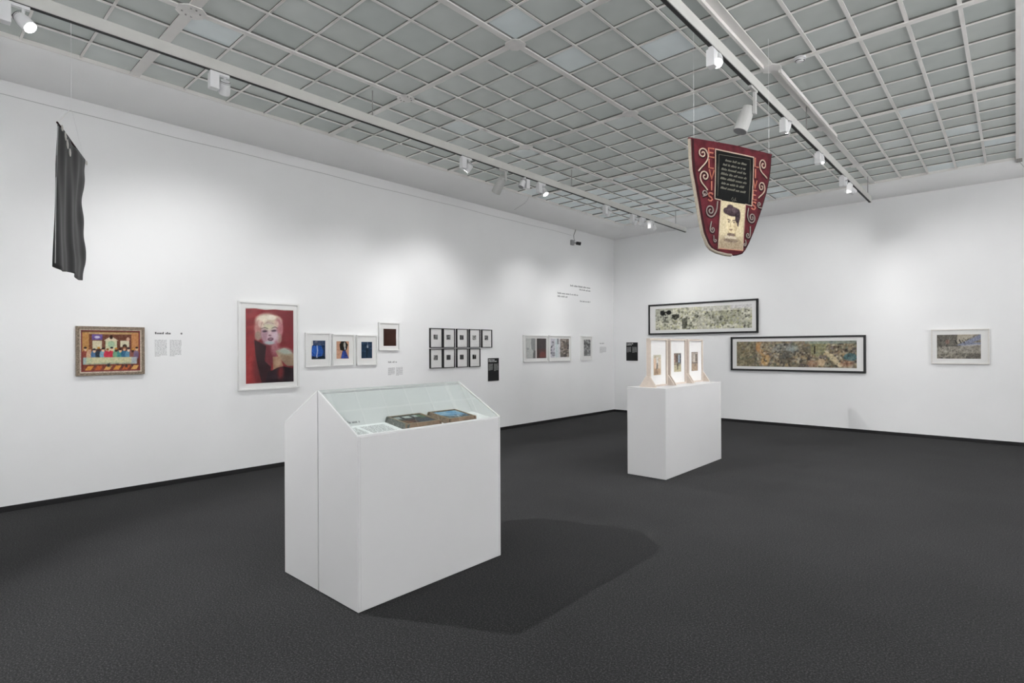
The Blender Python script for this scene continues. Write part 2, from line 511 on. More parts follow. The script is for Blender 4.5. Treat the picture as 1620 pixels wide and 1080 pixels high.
# dim boarding of the loft above the glass closes the room
o = struct(ob('trim_5', MB().box(XW, XR, YF, YW, 4.46, 4.60), MT['lampg'])); tag(o, 'grey boarding of the loft above the glazed ceiling', 'roof')

# smoke detector under the cross beam
t = thing('smoke_detector', 'round white smoke detector fixed under a ceiling beam', 'smoke detector', (-1.491, 5.69, ZB + 0.002))
ob('base', MB().lathe([(0, 0.052), (0.018, 0.052), (0.020, 0.046)], (0, 0, 0), (0, 0, -1), 24), MT['lampw'], t)
ob('sensor_cap', MB().lathe([(0.020, 0.040), (0.030, 0.038), (0.040, 0.026)], (0, 0, 0), (0, 0, -1), 24), MT['lampw'], t)
ob('vent', MB().lathe([(0.0285, 0.041), (0.0315, 0.041)], (0, 0, 0), (0, 0, -1), 24), MT['slot'], t)

# cable ducts lying along the third ceiling beam
for (y0, y1, dx, lb) in ((3.9, 5.62, -0.05, 'white cable duct beside the beam before the smoke detector'), (5.80, 8.1, 0.055, 'white cable duct beside the beam past the smoke detector')):
    o = ob('cable_duct', MB().box(-1.752 + dx - 0.012, -1.752 + dx + 0.012, y0, y1, ZC - 0.03, ZC + 0.01), MT['steel'])
    tag(o, lb, 'cable duct', 'cable ducts on the ceiling beam')

# thin cable along the top of the left wall
pts = []
for k in range(40):
    y = -1.5 + (9.6 + 1.5) * k / 39
    pts.append((XW + 0.005, y, 3.866 + 0.004 * math.sin(y * 2.3) + 0.003 * math.sin(y * 5.1)))
o = ob('wall_cable', MB().tube(pts, 0.0028, 6), MT['cable']); tag(o, 'thin grey cable strung along the top of the white wall', 'cable')

# small pulley bracket at the far right edge of the ceiling
t = thing('wall_hook', 'small grey pulley hook where ceiling glazing meets wall', 'hook', (0.03, YG - 0.03, ZC))
ob('bracket', MB().box(-0.012, 0.05, -0.012, 0.012, -0.05, -0.004), MT['bolt'], t)
ob('cord', MB().tube([(0.02, 0.0, -0.05), (0.10, 0.16, -0.16), (0.17, 0.33, -0.26)], 0.003, 5), MT['cable'], t)

# ------------------------------------------------------------------ light tracks and spotlights
def track(name, label, x, y0, y1, z0, z1, rods):
    t = thing(name, label, 'light track', (x, y0, z0), 0, 'light tracks')
    L_ = y1 - y0; s = (z1 - z0) / L_
    wd, hg = 0.040, 0.098
    def bx(x0, x1, a, b):
        mb = MB()
        v = [(x0, 0, a), (x1, 0, a), (x1, L_, a + s * L_), (x0, L_, a + s * L_), (x0, 0, b), (x1, 0, b), (x1, L_, b + s * L_), (x0, L_, b + s * L_)]
        mb.add(v, [(0, 3, 2, 1), (4, 5, 6, 7), (0, 1, 5, 4), (1, 2, 6, 5), (2, 3, 7, 6), (3, 0, 4, 7)])
        return mb
    ob('profile', bx(-wd / 2, wd / 2, 0.006, hg), MT['track'], t, bevel=0.002)
    ob('slot', bx(-wd / 2 + 0.006, wd / 2 - 0.006, 0.0, 0.0065), MT['slot'], t)
    for yr in rods:
        a = s * (yr - y0) + hg
        ob('rod', MB().tube([(0, yr - y0, a), (0, yr - y0, ZC - z0 - 0.001)], 0.006, 8), MT['bolt'], t)
    ob('end_cap', MB().box(-wd / 2, wd / 2, L_, L_ + 0.006, s * L_, s * L_ + hg), MT['track'], t)
    return t
T1X, T2X, T3X = -4.990, -1.742, 0.95
track('light_track', 'long grey light track with the lamps beside the portrait wall', T1X, YB, 10.83, 3.83, 3.83, (-0.6, 3.372, 6.9, 10.386))
track('light_track', 'grey light track above the maroon banner', T2X, YB, 10.58, 3.815, 3.815, (-0.6, 3.3, 6.9, 10.406))
track('light_track', 'added grey light track for fill lamps along the unseen wall', T3X, -2.2, 9.0, 3.815, 3.815, (-1.6, 2.0, 5.0, 8.6))  # unseen track added to carry the fill lamps
def tz(tr, y):
    if tr == 3: return 3.815
    return 3.83 if tr == 1 else 3.815

def spotlight(tr, y, target, power, label, lit=True, size=72, blend=0.55, style='box', drop=0.10, boxdy=-0.10, head=None, lens_scale=1.0):
    x = (T1X, T2X, T3X)[tr - 1]
    zb = tz(tr, y)
    t = thing('track_spotlight', label, 'spotlight', (x, y, zb), 0, 'track spotlights')
    hp = Vector((0, 0, -drop)) if head is None else Vector(head)
    tg = Vector(target) - Vector((x, y, zb)) - hp
    d = tg.normalized()
    body = MT['lampw'] if style == 'box' else MT['lampg']
    ob('adapter', MB().box(-0.016, 0.016, boxdy - 0.03, 0.035, -0.022, 0.0), body, t, bevel=0.002)
    if style == 'box':
        ob('driver_box', MB().box(-0.032, 0.032, boxdy - 0.036, boxdy + 0.036, -0.150, -0.020), body, t, bevel=0.003)
        ob('arm', MB().tube([(0, 0, -0.02), (0, hp.y * 0.6, hp.z * 0.4), tuple(hp - d * 0.02)], 0.010, 8), body, t)
        R, Ln = 0.044, 0.115
        hd = ob('lamp_head', MB().lathe([(-0.05, 0.030), (-0.048, 0.036), (-0.02, 0.040), (0.0, R), (Ln - 0.055, R), (Ln - 0.05, R - 0.002)], hp, d, 24), body, t, smooth=False)
        fn = MB()
        for k in range(3):
            fn.lathe([(-0.046 + k * 0.012, 0.0385), (-0.041 + k * 0.012, 0.0385)], hp, d, 20)
        ob('fin', fn, MT['fin'], hd)
        le = Ln - 0.05
    else:
        ob('arm', MB().box(-0.012, 0.012, -0.018, 0.018, hp.z - 0.02, -0.02), body, t, bevel=0.002)
        R, Ln = 0.062, 0.24
        sx = 0.075
        hp = hp + Vector((-sx, 0, 0))
        ob('pivot', MB().tube([tuple(hp + Vector((sx, 0, 0))), tuple(hp)], 0.016, 10), body, t)
        hd = ob('lamp_head', MB().lathe([(-0.07, 0.046), (-0.066, 0.052), (-0.03, 0.052), (-0.028, 0.058), (Ln - 0.10, R), (Ln - 0.07, R), (Ln - 0.07, R - 0.004)], hp, d, 24), body, t)
        le = Ln - 0.07
    ob('lens', MB().lathe([(le - 0.004, (R - 0.006)), (le + 0.001, (R - 0.006))], hp, d, 20), MT['lens'] if lit else MT['lensoff'], hd)
    if power > 0:
        ld = bpy.data.lights.new('spot', 'SPOT')
        ld.energy = power; ld.spot_size = math.radians(size); ld.spot_blend = blend
        ld.shadow_soft_size = 0.016; ld.color = (1.0, 0.994, 0.985)
        lo = bpy.data.objects.new('spot_beam', ld); COL.objects.link(lo)
        lo.parent = t
        lo.location = hp + d * (le + 0.012)
        lo.rotation_euler = d.to_track_quat('-Z', 'Y').to_euler()
    return t

# track beside the portrait wall
spotlight(1, -0.55, (XW, 0.35, 1.5), P_WALL, 'white spotlight at the near end of the portrait wall track', size=92, blend=.95)
spotlight(1, 0.60, (-2.7, 2.9, 0.5), P_ROOM * 1.9, 'lit white spotlight above the hanging black cloth', size=104, blend=0.5)
spotlight(1, 1.90, (XW, 2.35, 1.45), P_WALL * 1.15, 'white spotlight with dark cooling fins above the red portrait', size=96, blend=.95, boxdy=-0.09)
spotlight(1, 4.76, (XW, 4.15, 1.45), P_WALL * 0.8, 'white spotlight above the small blue framed pictures', size=76, blend=.9)
spotlight(1, 5.42, (XW, 5.70, 1.60), P_WALL * 1.0, 'grey tilted spotlight next to the one with a bright barrel', size=82, blend=.9, style='cyl', drop=0.12)
spotlight(1, 5.76, (-5.2, 4.2, 0.6), 0, 'white spotlight with a bright barrel between two others', lit=False, drop=0.09, boxdy=0.09)
spotlight(1, 6.22, (-3.0, 6.6, 0.6), P_ROOM * 0.6, 'lit white spotlight aimed at the low plinth with standing frames', size=92, blend=0.35)
spotlight(1, 7.93, (XW, 8.15, 1.50), P_WALL * 0.9, 'white spotlight above the pair of grey and red prints', size=78, blend=.9)
spotlight(1, 8.80, (XW, 10.0, 1.6), P_WALL * 0.9, 'white spotlight before the pair of lit lamps at the track end', size=78, blend=.9)
spotlight(1, 9.12, (-6.1, YW, 1.7), P_BACK * 0.5, 'lit white spotlight beside the last lamp of the portrait wall track', size=80, blend=.9, drop=0.08)
spotlight(1, 9.45, (-4.6, YW, 1.9), P_BACK * 0.7, 'lit white spotlight last on the portrait wall track', size=92, blend=.9, drop=0.10)
# unseen fill lamps added to bounce soft light off walls out of view
spotlight(1, -1.6, (-4.6, YF, 2.0), P_FILL * .8, 'added white fill spotlight on the portrait wall track aimed at the near end wall', size=110, blend=.6)
spotlight(2, -1.5, (-1.2, YF, 2.0), P_FILL * .8, 'added white fill spotlight on the banner track aimed at the near end wall', size=110, blend=.6)
for k, (y, nm) in enumerate(((-1.2, 'first'), (1.0, 'second'), (3.2, 'third'), (5.4, 'fourth'), (7.6, 'last'))):
    spotlight(3, y, (XR, y + .1, 2.9), P_FILL, 'added white fill spotlight, %s on the track along the unseen wall' % nm, size=112, blend=.6)
# track above the maroon banner
spotlight(2, 2.30, (-1.75, 4.7, 2.6), P_ROOM * 0.14, 'added white spotlight aimed at the maroon banner', size=46)  # unseen lamp added to brighten the banner front
spotlight(2, 4.36, (-0.6, 1.8, 0.2), P_ROOM * 0.12, 'lit white spotlight above the top edge of the maroon banner', size=104, blend=0.5, drop=0.05)
spotlight(2, 5.22, (-2.6, 4.3, 0.4), 0, 'large grey unlit spotlight with long conical barrel', lit=False, style='cyl', drop=0.20)
spotlight(2, 6.16, (-2.9, 6.0, 0.5), P_ROOM * 0.34, 'lit white spotlight beside the large grey conical lamp', size=88, blend=0.35, drop=0.05)
spotlight(2, 7.49, (-1.4, 7.2, 0.0), P_BACK * 2.4, 'lit white spotlight midway between banner and far track end', size=90, drop=0.05)
spotlight(2, 8.74, (-3.0, YW, 1.7), P_BACK * 1.1, 'lit white spotlight second from the far end of the track', size=92, blend=.9, drop=0.06)
spotlight(2, 9.20, (-0.2, YW, 1.7), P_BACK * 0.75, 'lit white spotlight last on the track above the maroon banner', size=88, blend=.9, drop=0.08)

# ------------------------------------------------------------------ painter for flat prints
class Canvas:
    def __init__(s, w_, h_, bg, ss=3):
        s.w, s.h, s.ss = w_, h_, ss
        s.a = np.zeros((h_ * ss, w_ * ss, 3)); s.a[:] = bg
        yy, xx = np.mgrid[0:h_ * ss, 0:w_ * ss]
        s.x = (xx + .5) / (w_ * ss); s.y = (yy + .5) / (h_ * ss)
    def put(s, mask, col, al=1.0):
        m = (mask * al)[..., None]
        s.a = s.a * (1 - m) + np.asarray(col) * m
    def ell(s, cx, cy, rx, ry, col, al=1.0, rot=0.0, soft=0.08):
        c, n = math.cos(rot), math.sin(rot)
        asp = s.h / s.w
        dx = s.x - cx; dy = (s.y - cy) * asp
        u = (dx * c + dy * n) / rx; v_ = (-dx * n + dy * c) / (ry * asp)
        d = np.sqrt(u * u + v_ * v_)
        s.put(np.clip((1 - d) / soft + 0.5, 0, 1), col, al)
    def poly(s, pts, col, al=1.0):
        ins = np.zeros(s.x.shape, bool); n = len(pts)
        for i in range(n):
            x0, y0 = pts[i]; x1, y1 = pts[(i + 1) % n]
            if y0 == y1: continue
            c = ((y0 > s.y) != (y1 > s.y)) & (s.x < (x1 - x0) * (s.y - y0) / (y1 - y0) + x0)
            ins ^= c
        s.put(ins.astype(float), col, al)
    def rect(s, x0, y0, x1, y1, col, al=1.0):
        s.put(((s.x > x0) & (s.x < x1) & (s.y > y0) & (s.y < y1)).astype(float), col, al)
    def line(s, pts, wd, col, al=1.0):
        asp = s.h / s.w
        for (x0, y0), (x1, y1) in zip(pts[:-1], pts[1:]):
            dx, dy = x1 - x0, (y1 - y0) * asp
            l2 = dx * dx + dy * dy + 1e-12
            t = np.clip(((s.x - x0) * dx + (s.y - y0) * asp * dy) / l2, 0, 1)
            d = np.sqrt((s.x - x0 - t * dx) ** 2 + ((s.y - y0) * asp - t * dy) ** 2)
            s.put(np.clip((wd - d) / (wd * .4) + .5, 0, 1), col, al)
    def noise(s, n, seed):
        r = np.random.RandomState(seed)
        nx = max(2, int(n)); ny = max(2, int(n * s.h / s.w + 1))
        g = r.rand(ny + 2, nx + 2)
        fx = s.x * nx; fy = s.y * ny
        ix = fx.astype(int); iy = fy.astype(int)
        tx = fx - ix; ty = fy - iy
        tx = tx * tx * (3 - 2 * tx); ty = ty * ty * (3 - 2 * ty)
        return (g[iy, ix] * (1 - tx) + g[iy, ix + 1] * tx) * (1 - ty) + (g[iy + 1, ix] * (1 - tx) + g[iy + 1, ix + 1] * tx) * ty
    def grain(s, n, amp, seed):
        s.a = np.clip(s.a + (s.noise(n, seed)[..., None] - .5) * amp, 0, 1)
    def cells(s, palette, n, seed, al=1.0, rmin=.01, rmax=.04, box=(0, 0, 1, 1)):
        r = np.random.RandomState(seed)
        for _ in range(n):
            s.ell(box[0] + r.rand() * (box[2] - box[0]), box[1] + r.rand() * (box[3] - box[1]), rmin + r.rand() * (rmax - rmin), (rmin + r.rand() * (rmax - rmin)) * s.w / s.h,
                  palette[r.randint(len(palette))], al * (.5 + .5 * r.rand()), r.rand() * 3, .5)
    def final(s):
        k = s.ss
        return np.clip(s.a.reshape(s.h, k, s.w, k, 3).mean((1, 3)), 0, 1)

def H(h):
    return tuple(int(h[i:i + 2], 16) / 255 for i in (0, 2, 4))

def print_mesh(name, img, x0, x1, z0, z1, y, map3=None):
    # image grid -> coloured quads (flat print); local plane y, rows from the top
    h_, w_ = img.shape[:2]
    X = np.linspace(x0, x1, w_); Z = np.linspace(z1, z0, h_)
    gx, gz = np.meshgrid(X, Z)
    if map3 is None:
        co = np.stack([gx, np.full_like(gx, y), gz], -1).reshape(-1, 3)
    else:
        co = np.array([map3(a, b) for a, b in zip(gx.ravel(), gz.ravel())])
    idx = np.arange(h_ * w_).reshape(h_, w_)
    f = np.stack([idx[1:, :-1], idx[1:, 1:], idx[:-1, 1:], idx[:-1, :-1]], -1).reshape(-1, 4)
    me = bpy.data.meshes.new(name)
    me.from_pydata(co.tolist(), [], f.tolist())
    ca = me.color_attributes.new('Col', 'FLOAT_COLOR', 'POINT')
    lin = s2l(img.reshape(-1, 3)) * 0.92
    ca.data.foreach_set('color', np.concatenate([lin, np.ones((len(lin), 1))], 1).ravel())
    me.materials.append(MT['print'])
    me.update()
    return me

# ------------------------------------------------------------------ framed pictures
def frame_bars(t, w_, h_, fw, dep, m, z0=0.0, y_back=0.0, inner=None):
    x0, x1, zt = -w_ / 2, w_ / 2, z0 + h_
    def seg(p0, p1, q0, q1):
        mb = MB()
        # mitred bar: outer edge p0-p1, inner edge q0-q1 (x,z)
        v = [(p0[0], y_back, p0[1]), (p1[0], y_back, p1[1]), (q1[0], y_back, q1[1]), (q0[0], y_back, q0[1])]
        v += [(a, y_back - dep, b) for a, _, b in v]
        mb.add(v, [(0, 1, 2, 3), (7, 6, 5, 4), (0, 4, 5, 1), (1, 5, 6, 2), (2, 6, 7, 3), (3, 7, 4, 0)])
        ob('frame_bar', mb, m, t)
    a, b, c, d = (x0, z0), (x1, z0), (x1, zt), (x0, zt)
    A, B, C_, D = (x0 + fw, z0 + fw), (x1 - fw, z0 + fw), (x1 - fw, zt - fw), (x0 + fw, zt - fw)
    seg(a, b, A, B); seg(b, c, B, C_); seg(c, d, C_, D); seg(d, a, D, A)

def picture(label, loc, rotz, w_, h_, fw, dep, fm, prints, group=None, mount=True, glass=True, rec=0.016, name='framed_picture', cat='picture'):
    # prints: list of (image, x0, x1, z0, z1) in frame-local coordinates (x from -w/2, z from 0)
    t = thing(name, label, cat, loc, rotz, group)
    frame_bars(t, w_, h_, fw, dep, MT[fm])
    ym = -dep + rec
    ob('mount', MB().box(-w_ / 2 + fw * .8, w_ / 2 - fw * .8, ym, -0.001, fw * .8, h_ - fw * .8), MT['mount'], t)
    for im, x0, x1, z0, z1 in prints:
        link('print', print_mesh('print', im, x0, x1, z0, z1, ym - 0.0012), t)
    if glass:
        ob('glass', MB().box(-w_ / 2 + fw * .9, w_ / 2 - fw * .9, ym - 0.006, ym - 0.004, fw * .9, h_ - fw * .9), MT['glass'], t)
    return t
LW = PI / 2
def left_pic(y0, y1, z0, z1): return (XW, (y0 + y1) / 2, z0), y1 - y0, z1 - z0
def back_pic(x0, x1, z0, z1): return ((x0 + x1) / 2, YW, z0), x1 - x0, z1 - z0

# --- banquet tapestry in a beaded frame (a generic stand-in scene)
c = Canvas(110, 74, H('6b4436'))
c.rect(0, 0, 1, .08, H('8a6a4a')); c.rect(.02, .03, .98, .07, H('c9a878'), .8)
c.rect(0, .04, .12, .62, H('b98a55')); c.rect(.86, .04, 1, .62, H('bb8457'))
c.poly([(.12, .06), (.17, .12), (.17, .5), (.12, .6)], H('7a4f3a')); c.poly([(.86, .06), (.82, .12), (.82, .5), (.86, .6)], H('70453a'))
c.rect(.17, .08, .35, .22, H('6a5590')); c.ell(.26, .15, .05, .03, H('c9c0d8')); c.rect(.18, .24, .34, .45, H('cfc6a8'))
c.rect(.40, .22, .60, .55, H('c4c6a4')); c.poly([(.37, .24), (.5, .12), (.63, .24)], H('d8c8ae')); c.ell(.5, .15, .03, .05, H('3b2a22')); c.ell(.5, .33, .06, .08, H('9fb89a'))
c.rect(.66, .24, .82, .4, H('d2cbb0')); c.ell(.74, .38, .04, .05, H('3c3029')); c.ell(.80, .2, .03, .05, H('c9a08a'))
cols = ['8d4a40', 'c8a184', '4f6f92', '38404a', '7fa3b8', 'a8434a', 'c03a4e', '6f9a7a', '4a8a86', '3d6a8a', '5b86a0', '8a5a52', '77667f']
for k in range(13):
    cx = .05 + k * .075
    c.ell(cx, .60, .05, .12, H(cols[k])); c.ell(cx + .01, .46 + .02 * ((k * 7) % 3), .024, .045, H(['d6b090', 'c99c82', 'e0bfa2', '4a3430'][k % 4]))
    c.ell(cx + .01, .42 + .02 * ((k * 7) % 3), .026, .025, H(['2d2422', 'c08a3a', '2b2a30', '8a5a3a'][(k * 3) % 4]))
c.ell(.42, .60, .05, .10, H('c03a4e'))
c.rect(.02, .66, .96, .84, H('c3c09c')); c.rect(.02, .80, .96, .84, H('8d9686'), .7); c.rect(.02, .66, .08, .84, H('9fb0b0')); c.rect(.86, .66, .96, .84, H('a9b0b6'))
c.cells([H('cfc79a'), H('a8c0a0'), H('d8c8a0')], 40, 3, .5, .01, .03, (.05, .67, .9, .82))
c.rect(0, .84, 1, 1, H('7a4336')); 
for k in range(6): c.poly([(.05 + k * .16, .98), (.1 + k * .16, .88), (.2 + k * .16, .88), (.15 + k * .16, .98)], H(['d0924a', 'b8623a', 'd8a868'][k % 3]))
c.cells([H('3a2a2a'), H('4a5a52'), H('2f3a44')], 14, 5, .7, .01, .03, (.2, .83, .9, .9)); c.grain(60, .12, 8)
loc, w_, h_ = left_pic(1.219, 1.806, 1.236, 1.735)
t = thing('framed_tapestry', 'colourful banquet tapestry in a beaded brown frame on the white wall', 'tapestry', loc, LW)
frame_bars(t, w_, h_, 0.026, 0.040, MT['fgold'])
def inset_bars(t, w_, h_, off, fw, dep, m):
    e = link('inner_frame', MB().box(-1e-4, 1e-4, -1e-4, 0, 0, 1e-4).mesh('inner_frame', m), t)
    x0, x1, z0, z1 = -w_ / 2 + off, w_ / 2 - off, off, h_ - off
    mb = MB()
    mb.box(x0, x1, -dep, -.002, z0, z0 + fw); mb.box(x0, x1, -dep, -.002, z1 - fw, z1)
    mb.box(x0, x0 + fw, -dep, -.002, z0 + fw, z1 - fw); mb.box(x1 - fw, x1, -dep, -.002, z0 + fw, z1 - fw)
    e.data = mb.mesh('inner_frame', m)
inset_bars(t, w_, h_, 0.026, 0.014, 0.032, MT['fbeige'])
inset_bars(t, w_, h_, 0.040, 0.010, 0.027, MT['fred'])
ob('backing', MB().box(-w_ / 2 + .02, w_ / 2 - .02, -.016, -.001, .02, h_ - .02), MT['mount'], t)
link('print', print_mesh('print', c.final(), -w_ / 2 + .050, w_ / 2 - .050, .050, h_ - .050, -.018), t)

# --- red portrait (a generic blonde sitter)
c = Canvas(100, 150, H('8a2c31'))
for k in range(16):
    y = .02 + k * .066
    c.line([(0, y + .05), (.25, y + .02), (.55, y + .07), (1, y + .03)], .016, H('a83c3c') if k % 2 else H('6c2128'), .28)
c.ell(.85, .25, .35, .35, H('6f232c'), .6, 0, .9); c.ell(.10, .80, .30, .30, H('ab3a3a'), .6, 0, .9)
c.poly([(.17, .42), (.36, .48), (.56, .60), (.46, 1), (.32, 1), (.20, .64)], H('26131a'), .85)
c.ell(.34, .70, .16, .30, H('1f1016'), .5, .2, .8)
for (x, y, rx, ry, h, al) in ((.46, .24, .27, .175, 'b58d80', 1), (.42, .165, .22, .09, 'dccdb8', 1), (.60, .17, .15, .08, 'd6c4ae', 1), (.28, .28, .10, .12, 'c08a84', .9), (.67, .27, .10, .14, 'b87a80', .9), (.25, .37, .07, .06, 'a08a7c', .9), (.68, .40, .06, .07, 'a88a80', .9), (.36, .14, .09, .04, 'efe4d2', .9), (.52, .12, .10, .035, 'efe6d8', .9), (.30, .21, .05, .05, 'e6cfc0', .7), (.62, .21, .06, .05, 'e2cab8', .7)):
    c.ell(x, y, rx, ry, H(h), al, 0, .35)
c.line([(.36, .22), (.44, .185), (.56, .20)], .010, H('6a4a44'), .6); c.line([(.33, .19), (.30, .27), (.31, .36)], .010, H('8a5c58'), .5)
c.poly([(.42, .47), (.60, .45), (.66, .60), (.50, .78), (.38, .70)], H('6e2b34')); c.ell(.60, .53, .09, .09, H('b98088'), .7, 0, .8)
c.ell(.475, .335, .165, .150, H('c6a6ae'), 1, 0, .2); c.ell(.47, .25, .14, .05, H('d6d4b4'), .9, 0, .8); c.ell(.37, .38, .06, .09, H('a67c8a'), .6, 0, .9); c.ell(.60, .37, .07, .09, H('d0bccb'), .7, 0, .9); c.ell(.48, .345, .035, .06, H('d8c0c6'), .7, 0, .9)
c.ell(.385, .305, .060, .020, H('8a6a78'), .8, -.08, .8); c.ell(.575, .297, .060, .020, H('8a6a78'), .8, -.08, .8); c.ell(.385, .308, .045, .010, H('3a2c36'), .95, -.1, .5); c.ell(.575, .299, .045, .010, H('3a2c36'), .95, -.1, .5)
c.line([(.32, .272), (.39, .258), (.45, .272)], .007, H('4a3640'), .8); c.line([(.53, .266), (.60, .246), (.65, .262)], .007, H('4a3640'), .8)
c.ell(.49, .362, .030, .012, H('7a5866'), .9, 0, .8); c.ell(.505, .412, .060, .022, H('5c3848'), 1, -.05, .3); c.ell(.505, .410, .038, .007, H('b8a0a8'), .9, -.05, .5)
c.ell(.48, .462, .10, .022, H('a6bcc0'), .8, 0, .8)
c.poly([(.60, .57), (.80, .53), (1, .61), (1, .78), (.86, .78), (.68, .66)], H('a48f78')); c.ell(.82, .575, .15, .045, H('aab8b0'), .8, .15, .8); c.ell(.84, .70, .12, .06, H('7a604e'), .6, .3, .9); c.poly([(.55, .65), (.70, .65), (.78, .80), (.56, .86)], H('9c7a62')); c.ell(.66, .72, .06, .08, H('bc9c82'), .7, 0, .9)
c.poly([(.44, .85), (.55, .83), (.64, .80), (.78, .78), (1, .82), (1, 1), (.38, 1)], H('22101a')); c.ell(.72, .87, .07, .08, H('7e2a2a'), .8, 0, .9); c.ell(.92, .92, .15, .12, H('180d12'), .7, 0, .9)
c.poly([(0, 0), (1, 0), (1, .012), (.8, .018), (.6, .010), (.4, .022), (.2, .008), (0, .016)], H('d8d5d2'))
c.grain(50, .08, 2); c.grain(12, .05, 22)
loc, w_, h_ = left_pic(2.781, 3.540, 0.994, 2.080)
picture('large white-framed portrait of a blonde woman on a red backdrop', loc, LW, w_, h_, .022, .045, 'fwhite',
        [(c.final(), -w_ / 2 + .085, w_ / 2 - .072, .082, h_ - .080)])

# --- small blue figure drawings
c1 = Canvas(44, 66, H('d9d7d3'))
c1.poly([(.12, 0), (1, .0), (.98, 1), (.02, 1), (0, .6), (.05, .28), (.12, .25)], H('1f3354')); c1.rect(.14, 0, .95, .26, H('3d4a66')); c1.ell(.36, .08, .10, .06, H('6a6a78')); c1.poly([(.06, .28), (.70, .27), (.86, .6), (.7, .86), (.04, .84), (.0, .6)], H('1f4f9e')); c1.ell(.30, .52, .26, .2, H('2a62b8'), .8)
c1.line([(.40, .28), (.44, .55), (.38, .80), (.40, .95)], .028, H('c8d2e0'), .9); c1.poly([(.02, .84), (.4, .92), (.75, .82), (1, .86), (1, 1), (.02, 1)], H('15202f')); c1.grain(20, .18, 4)
c2 = Canvas(44, 60, H('c4977e'))
c2.poly([(.40, .0), (.70, .0), (.92, .2), (.80, .5), (.55, .55), (.30, .5), (.24, .2)], H('25211f')); c2.ell(.65, .22, .09, .16, H('a9a39c')); c2.ell(.68, .42, .05, .08, H('b8c0c8')); c2.poly([(.48, .56), (.72, .52), (.98, .98), (.34, .98)], H('2c3f86')); c2.poly([(.52, .58), (.62, .55), (.6, .98), (.40, .98)], H('3a58b0'), .8); c2.grain(16, .12, 5)
c3 = Canvas(40, 60, H('22374f'))
c3.cells([H('2f4a68'), H('1a2a40'), H('3e5a78'), H('16212f')], 50, 9, .7, .04, .12); c3.rect(.42, .40, .58, .98, H('12202f'), .8); c3.ell(.58, .28, .07, .10, H('a8b0b8'), .9); c3.line([(.57, .02), (.6, .3)], .03, H('8793a3'), .7); c3.grain(24, .12, 6)
c4 = Canvas(40, 60, H('3e241d'))
c4.poly([(1, .25), (.95, .45), (1, .8)], H('d9d5ce')); c4.cells([H('482b22'), H('34201b'), H('402820')], 40, 12, .6, .05, .15); c4.line([(.40, .40), (.68, .41), (.75, .38)], .012, H('5a3d30'), .6); c4.rect(0, 0, 1, .03, H('57372b'), .6)
GB = 'small white-framed pictures beside the portrait'
for (ya, yb, za, zb, im, box, lb) in (
    (3.636, 3.992, 1.252, 1.712, c1, (.085, .285, .105, .355), 'small white-framed picture of a headless blue torso'),
    (4.030, 4.367, 1.263, 1.698, c2, (.062, .265, .10, .355), 'small white-framed picture of a dark-haired figure in a blue skirt'),
    (4.407, 4.745, 1.258, 1.691, c3, (.078, .268, .105, .355), 'small white-framed picture of dark blue denim cloth'),
    (4.776, 5.144, 1.466, 1.883, c4, (.080, .300, .075, .355), 'small white-framed plain dark brown picture hung higher than its neighbours')):
    loc, w_, h_ = left_pic(ya, yb, za, zb)
    x0, x1, z0, z1 = box
    s_ = w_ / .356; sz = h_ / .46
    picture(lb, loc, LW, w_, h_, .016, .036, 'fwhite', [(im.final(), -w_ / 2 + x0 * s_, -w_ / 2 + x1 * s_, z0 * sz, z1 * sz)], GB)

# --- nine black frames in two rows
KY = [5.740, 6.014, 6.310, 6.604, 6.902]
KW, KH = 0.254, 0.316
subj = [('grey group photograph', 1), ('grey street photograph', 2), ('dark two-figure photograph', 3), ('faint pale photograph', 4), ('dark square photograph', 5),
        ('pale standing-figure photograph', 6), ('nearly black photograph', 7), ('dark grey flat photograph', 8), ('broken black shapes photograph', 9)]
k = 0
for row, (zz, n) in enumerate(((1.503, 5), (1.172, 4))):
    for q in range(n):
        c = Canvas(14, 14, [H('6a6a6a'), H('5d5d5d'), H('565656'), H('b5b3b0'), H('4a4a4a'), H('9a9a98'), H('2c2c2c'), H('3c3c3c'), H('8a8a88')][k])
        c.cells([H('2a2a2a'), H('8a8a8a'), H('555555'), H('c0c0bc')] if k not in (6, 7) else [H('2a2a2a'), H('404040')], 16, 20 + k, .8, .08, .22)
        if k in (2, 8): c.rect(.05, .1, .4, .95, H('1e1e1e')); c.rect(.55, .2, .9, .9, H('262626'))
        if k == 5: c.rect(.45, .1, .6, .95, H('3a3a3a')); c.rect(.7, .15, .95, .9, H('4a4a4a'))
        cap = ['top left', '', '', '', '', '', '', '', ''][k]
        ordn = ['first', 'second', 'third', 'fourth', 'last']
        place = '%s in the upper row of nine' % ordn[q] if row == 0 else '%s in the lower row of four' % (ordn[q] if q < 3 else 'last')
        lb = 'small black frame with a %s, %s' % (subj[k][0], place)
        ww = KW if not (row == 0 and q == 4) else KW
        loc = (XW, KY[q] + KW / 2, zz)
        x0 = -.052; 
        picture(lb, loc, LW, KW, KH, .011, .034, 'fblack', [(c.final(), x0, x0 + .088, .132, .212)], 'nine small black frames')
        k += 1

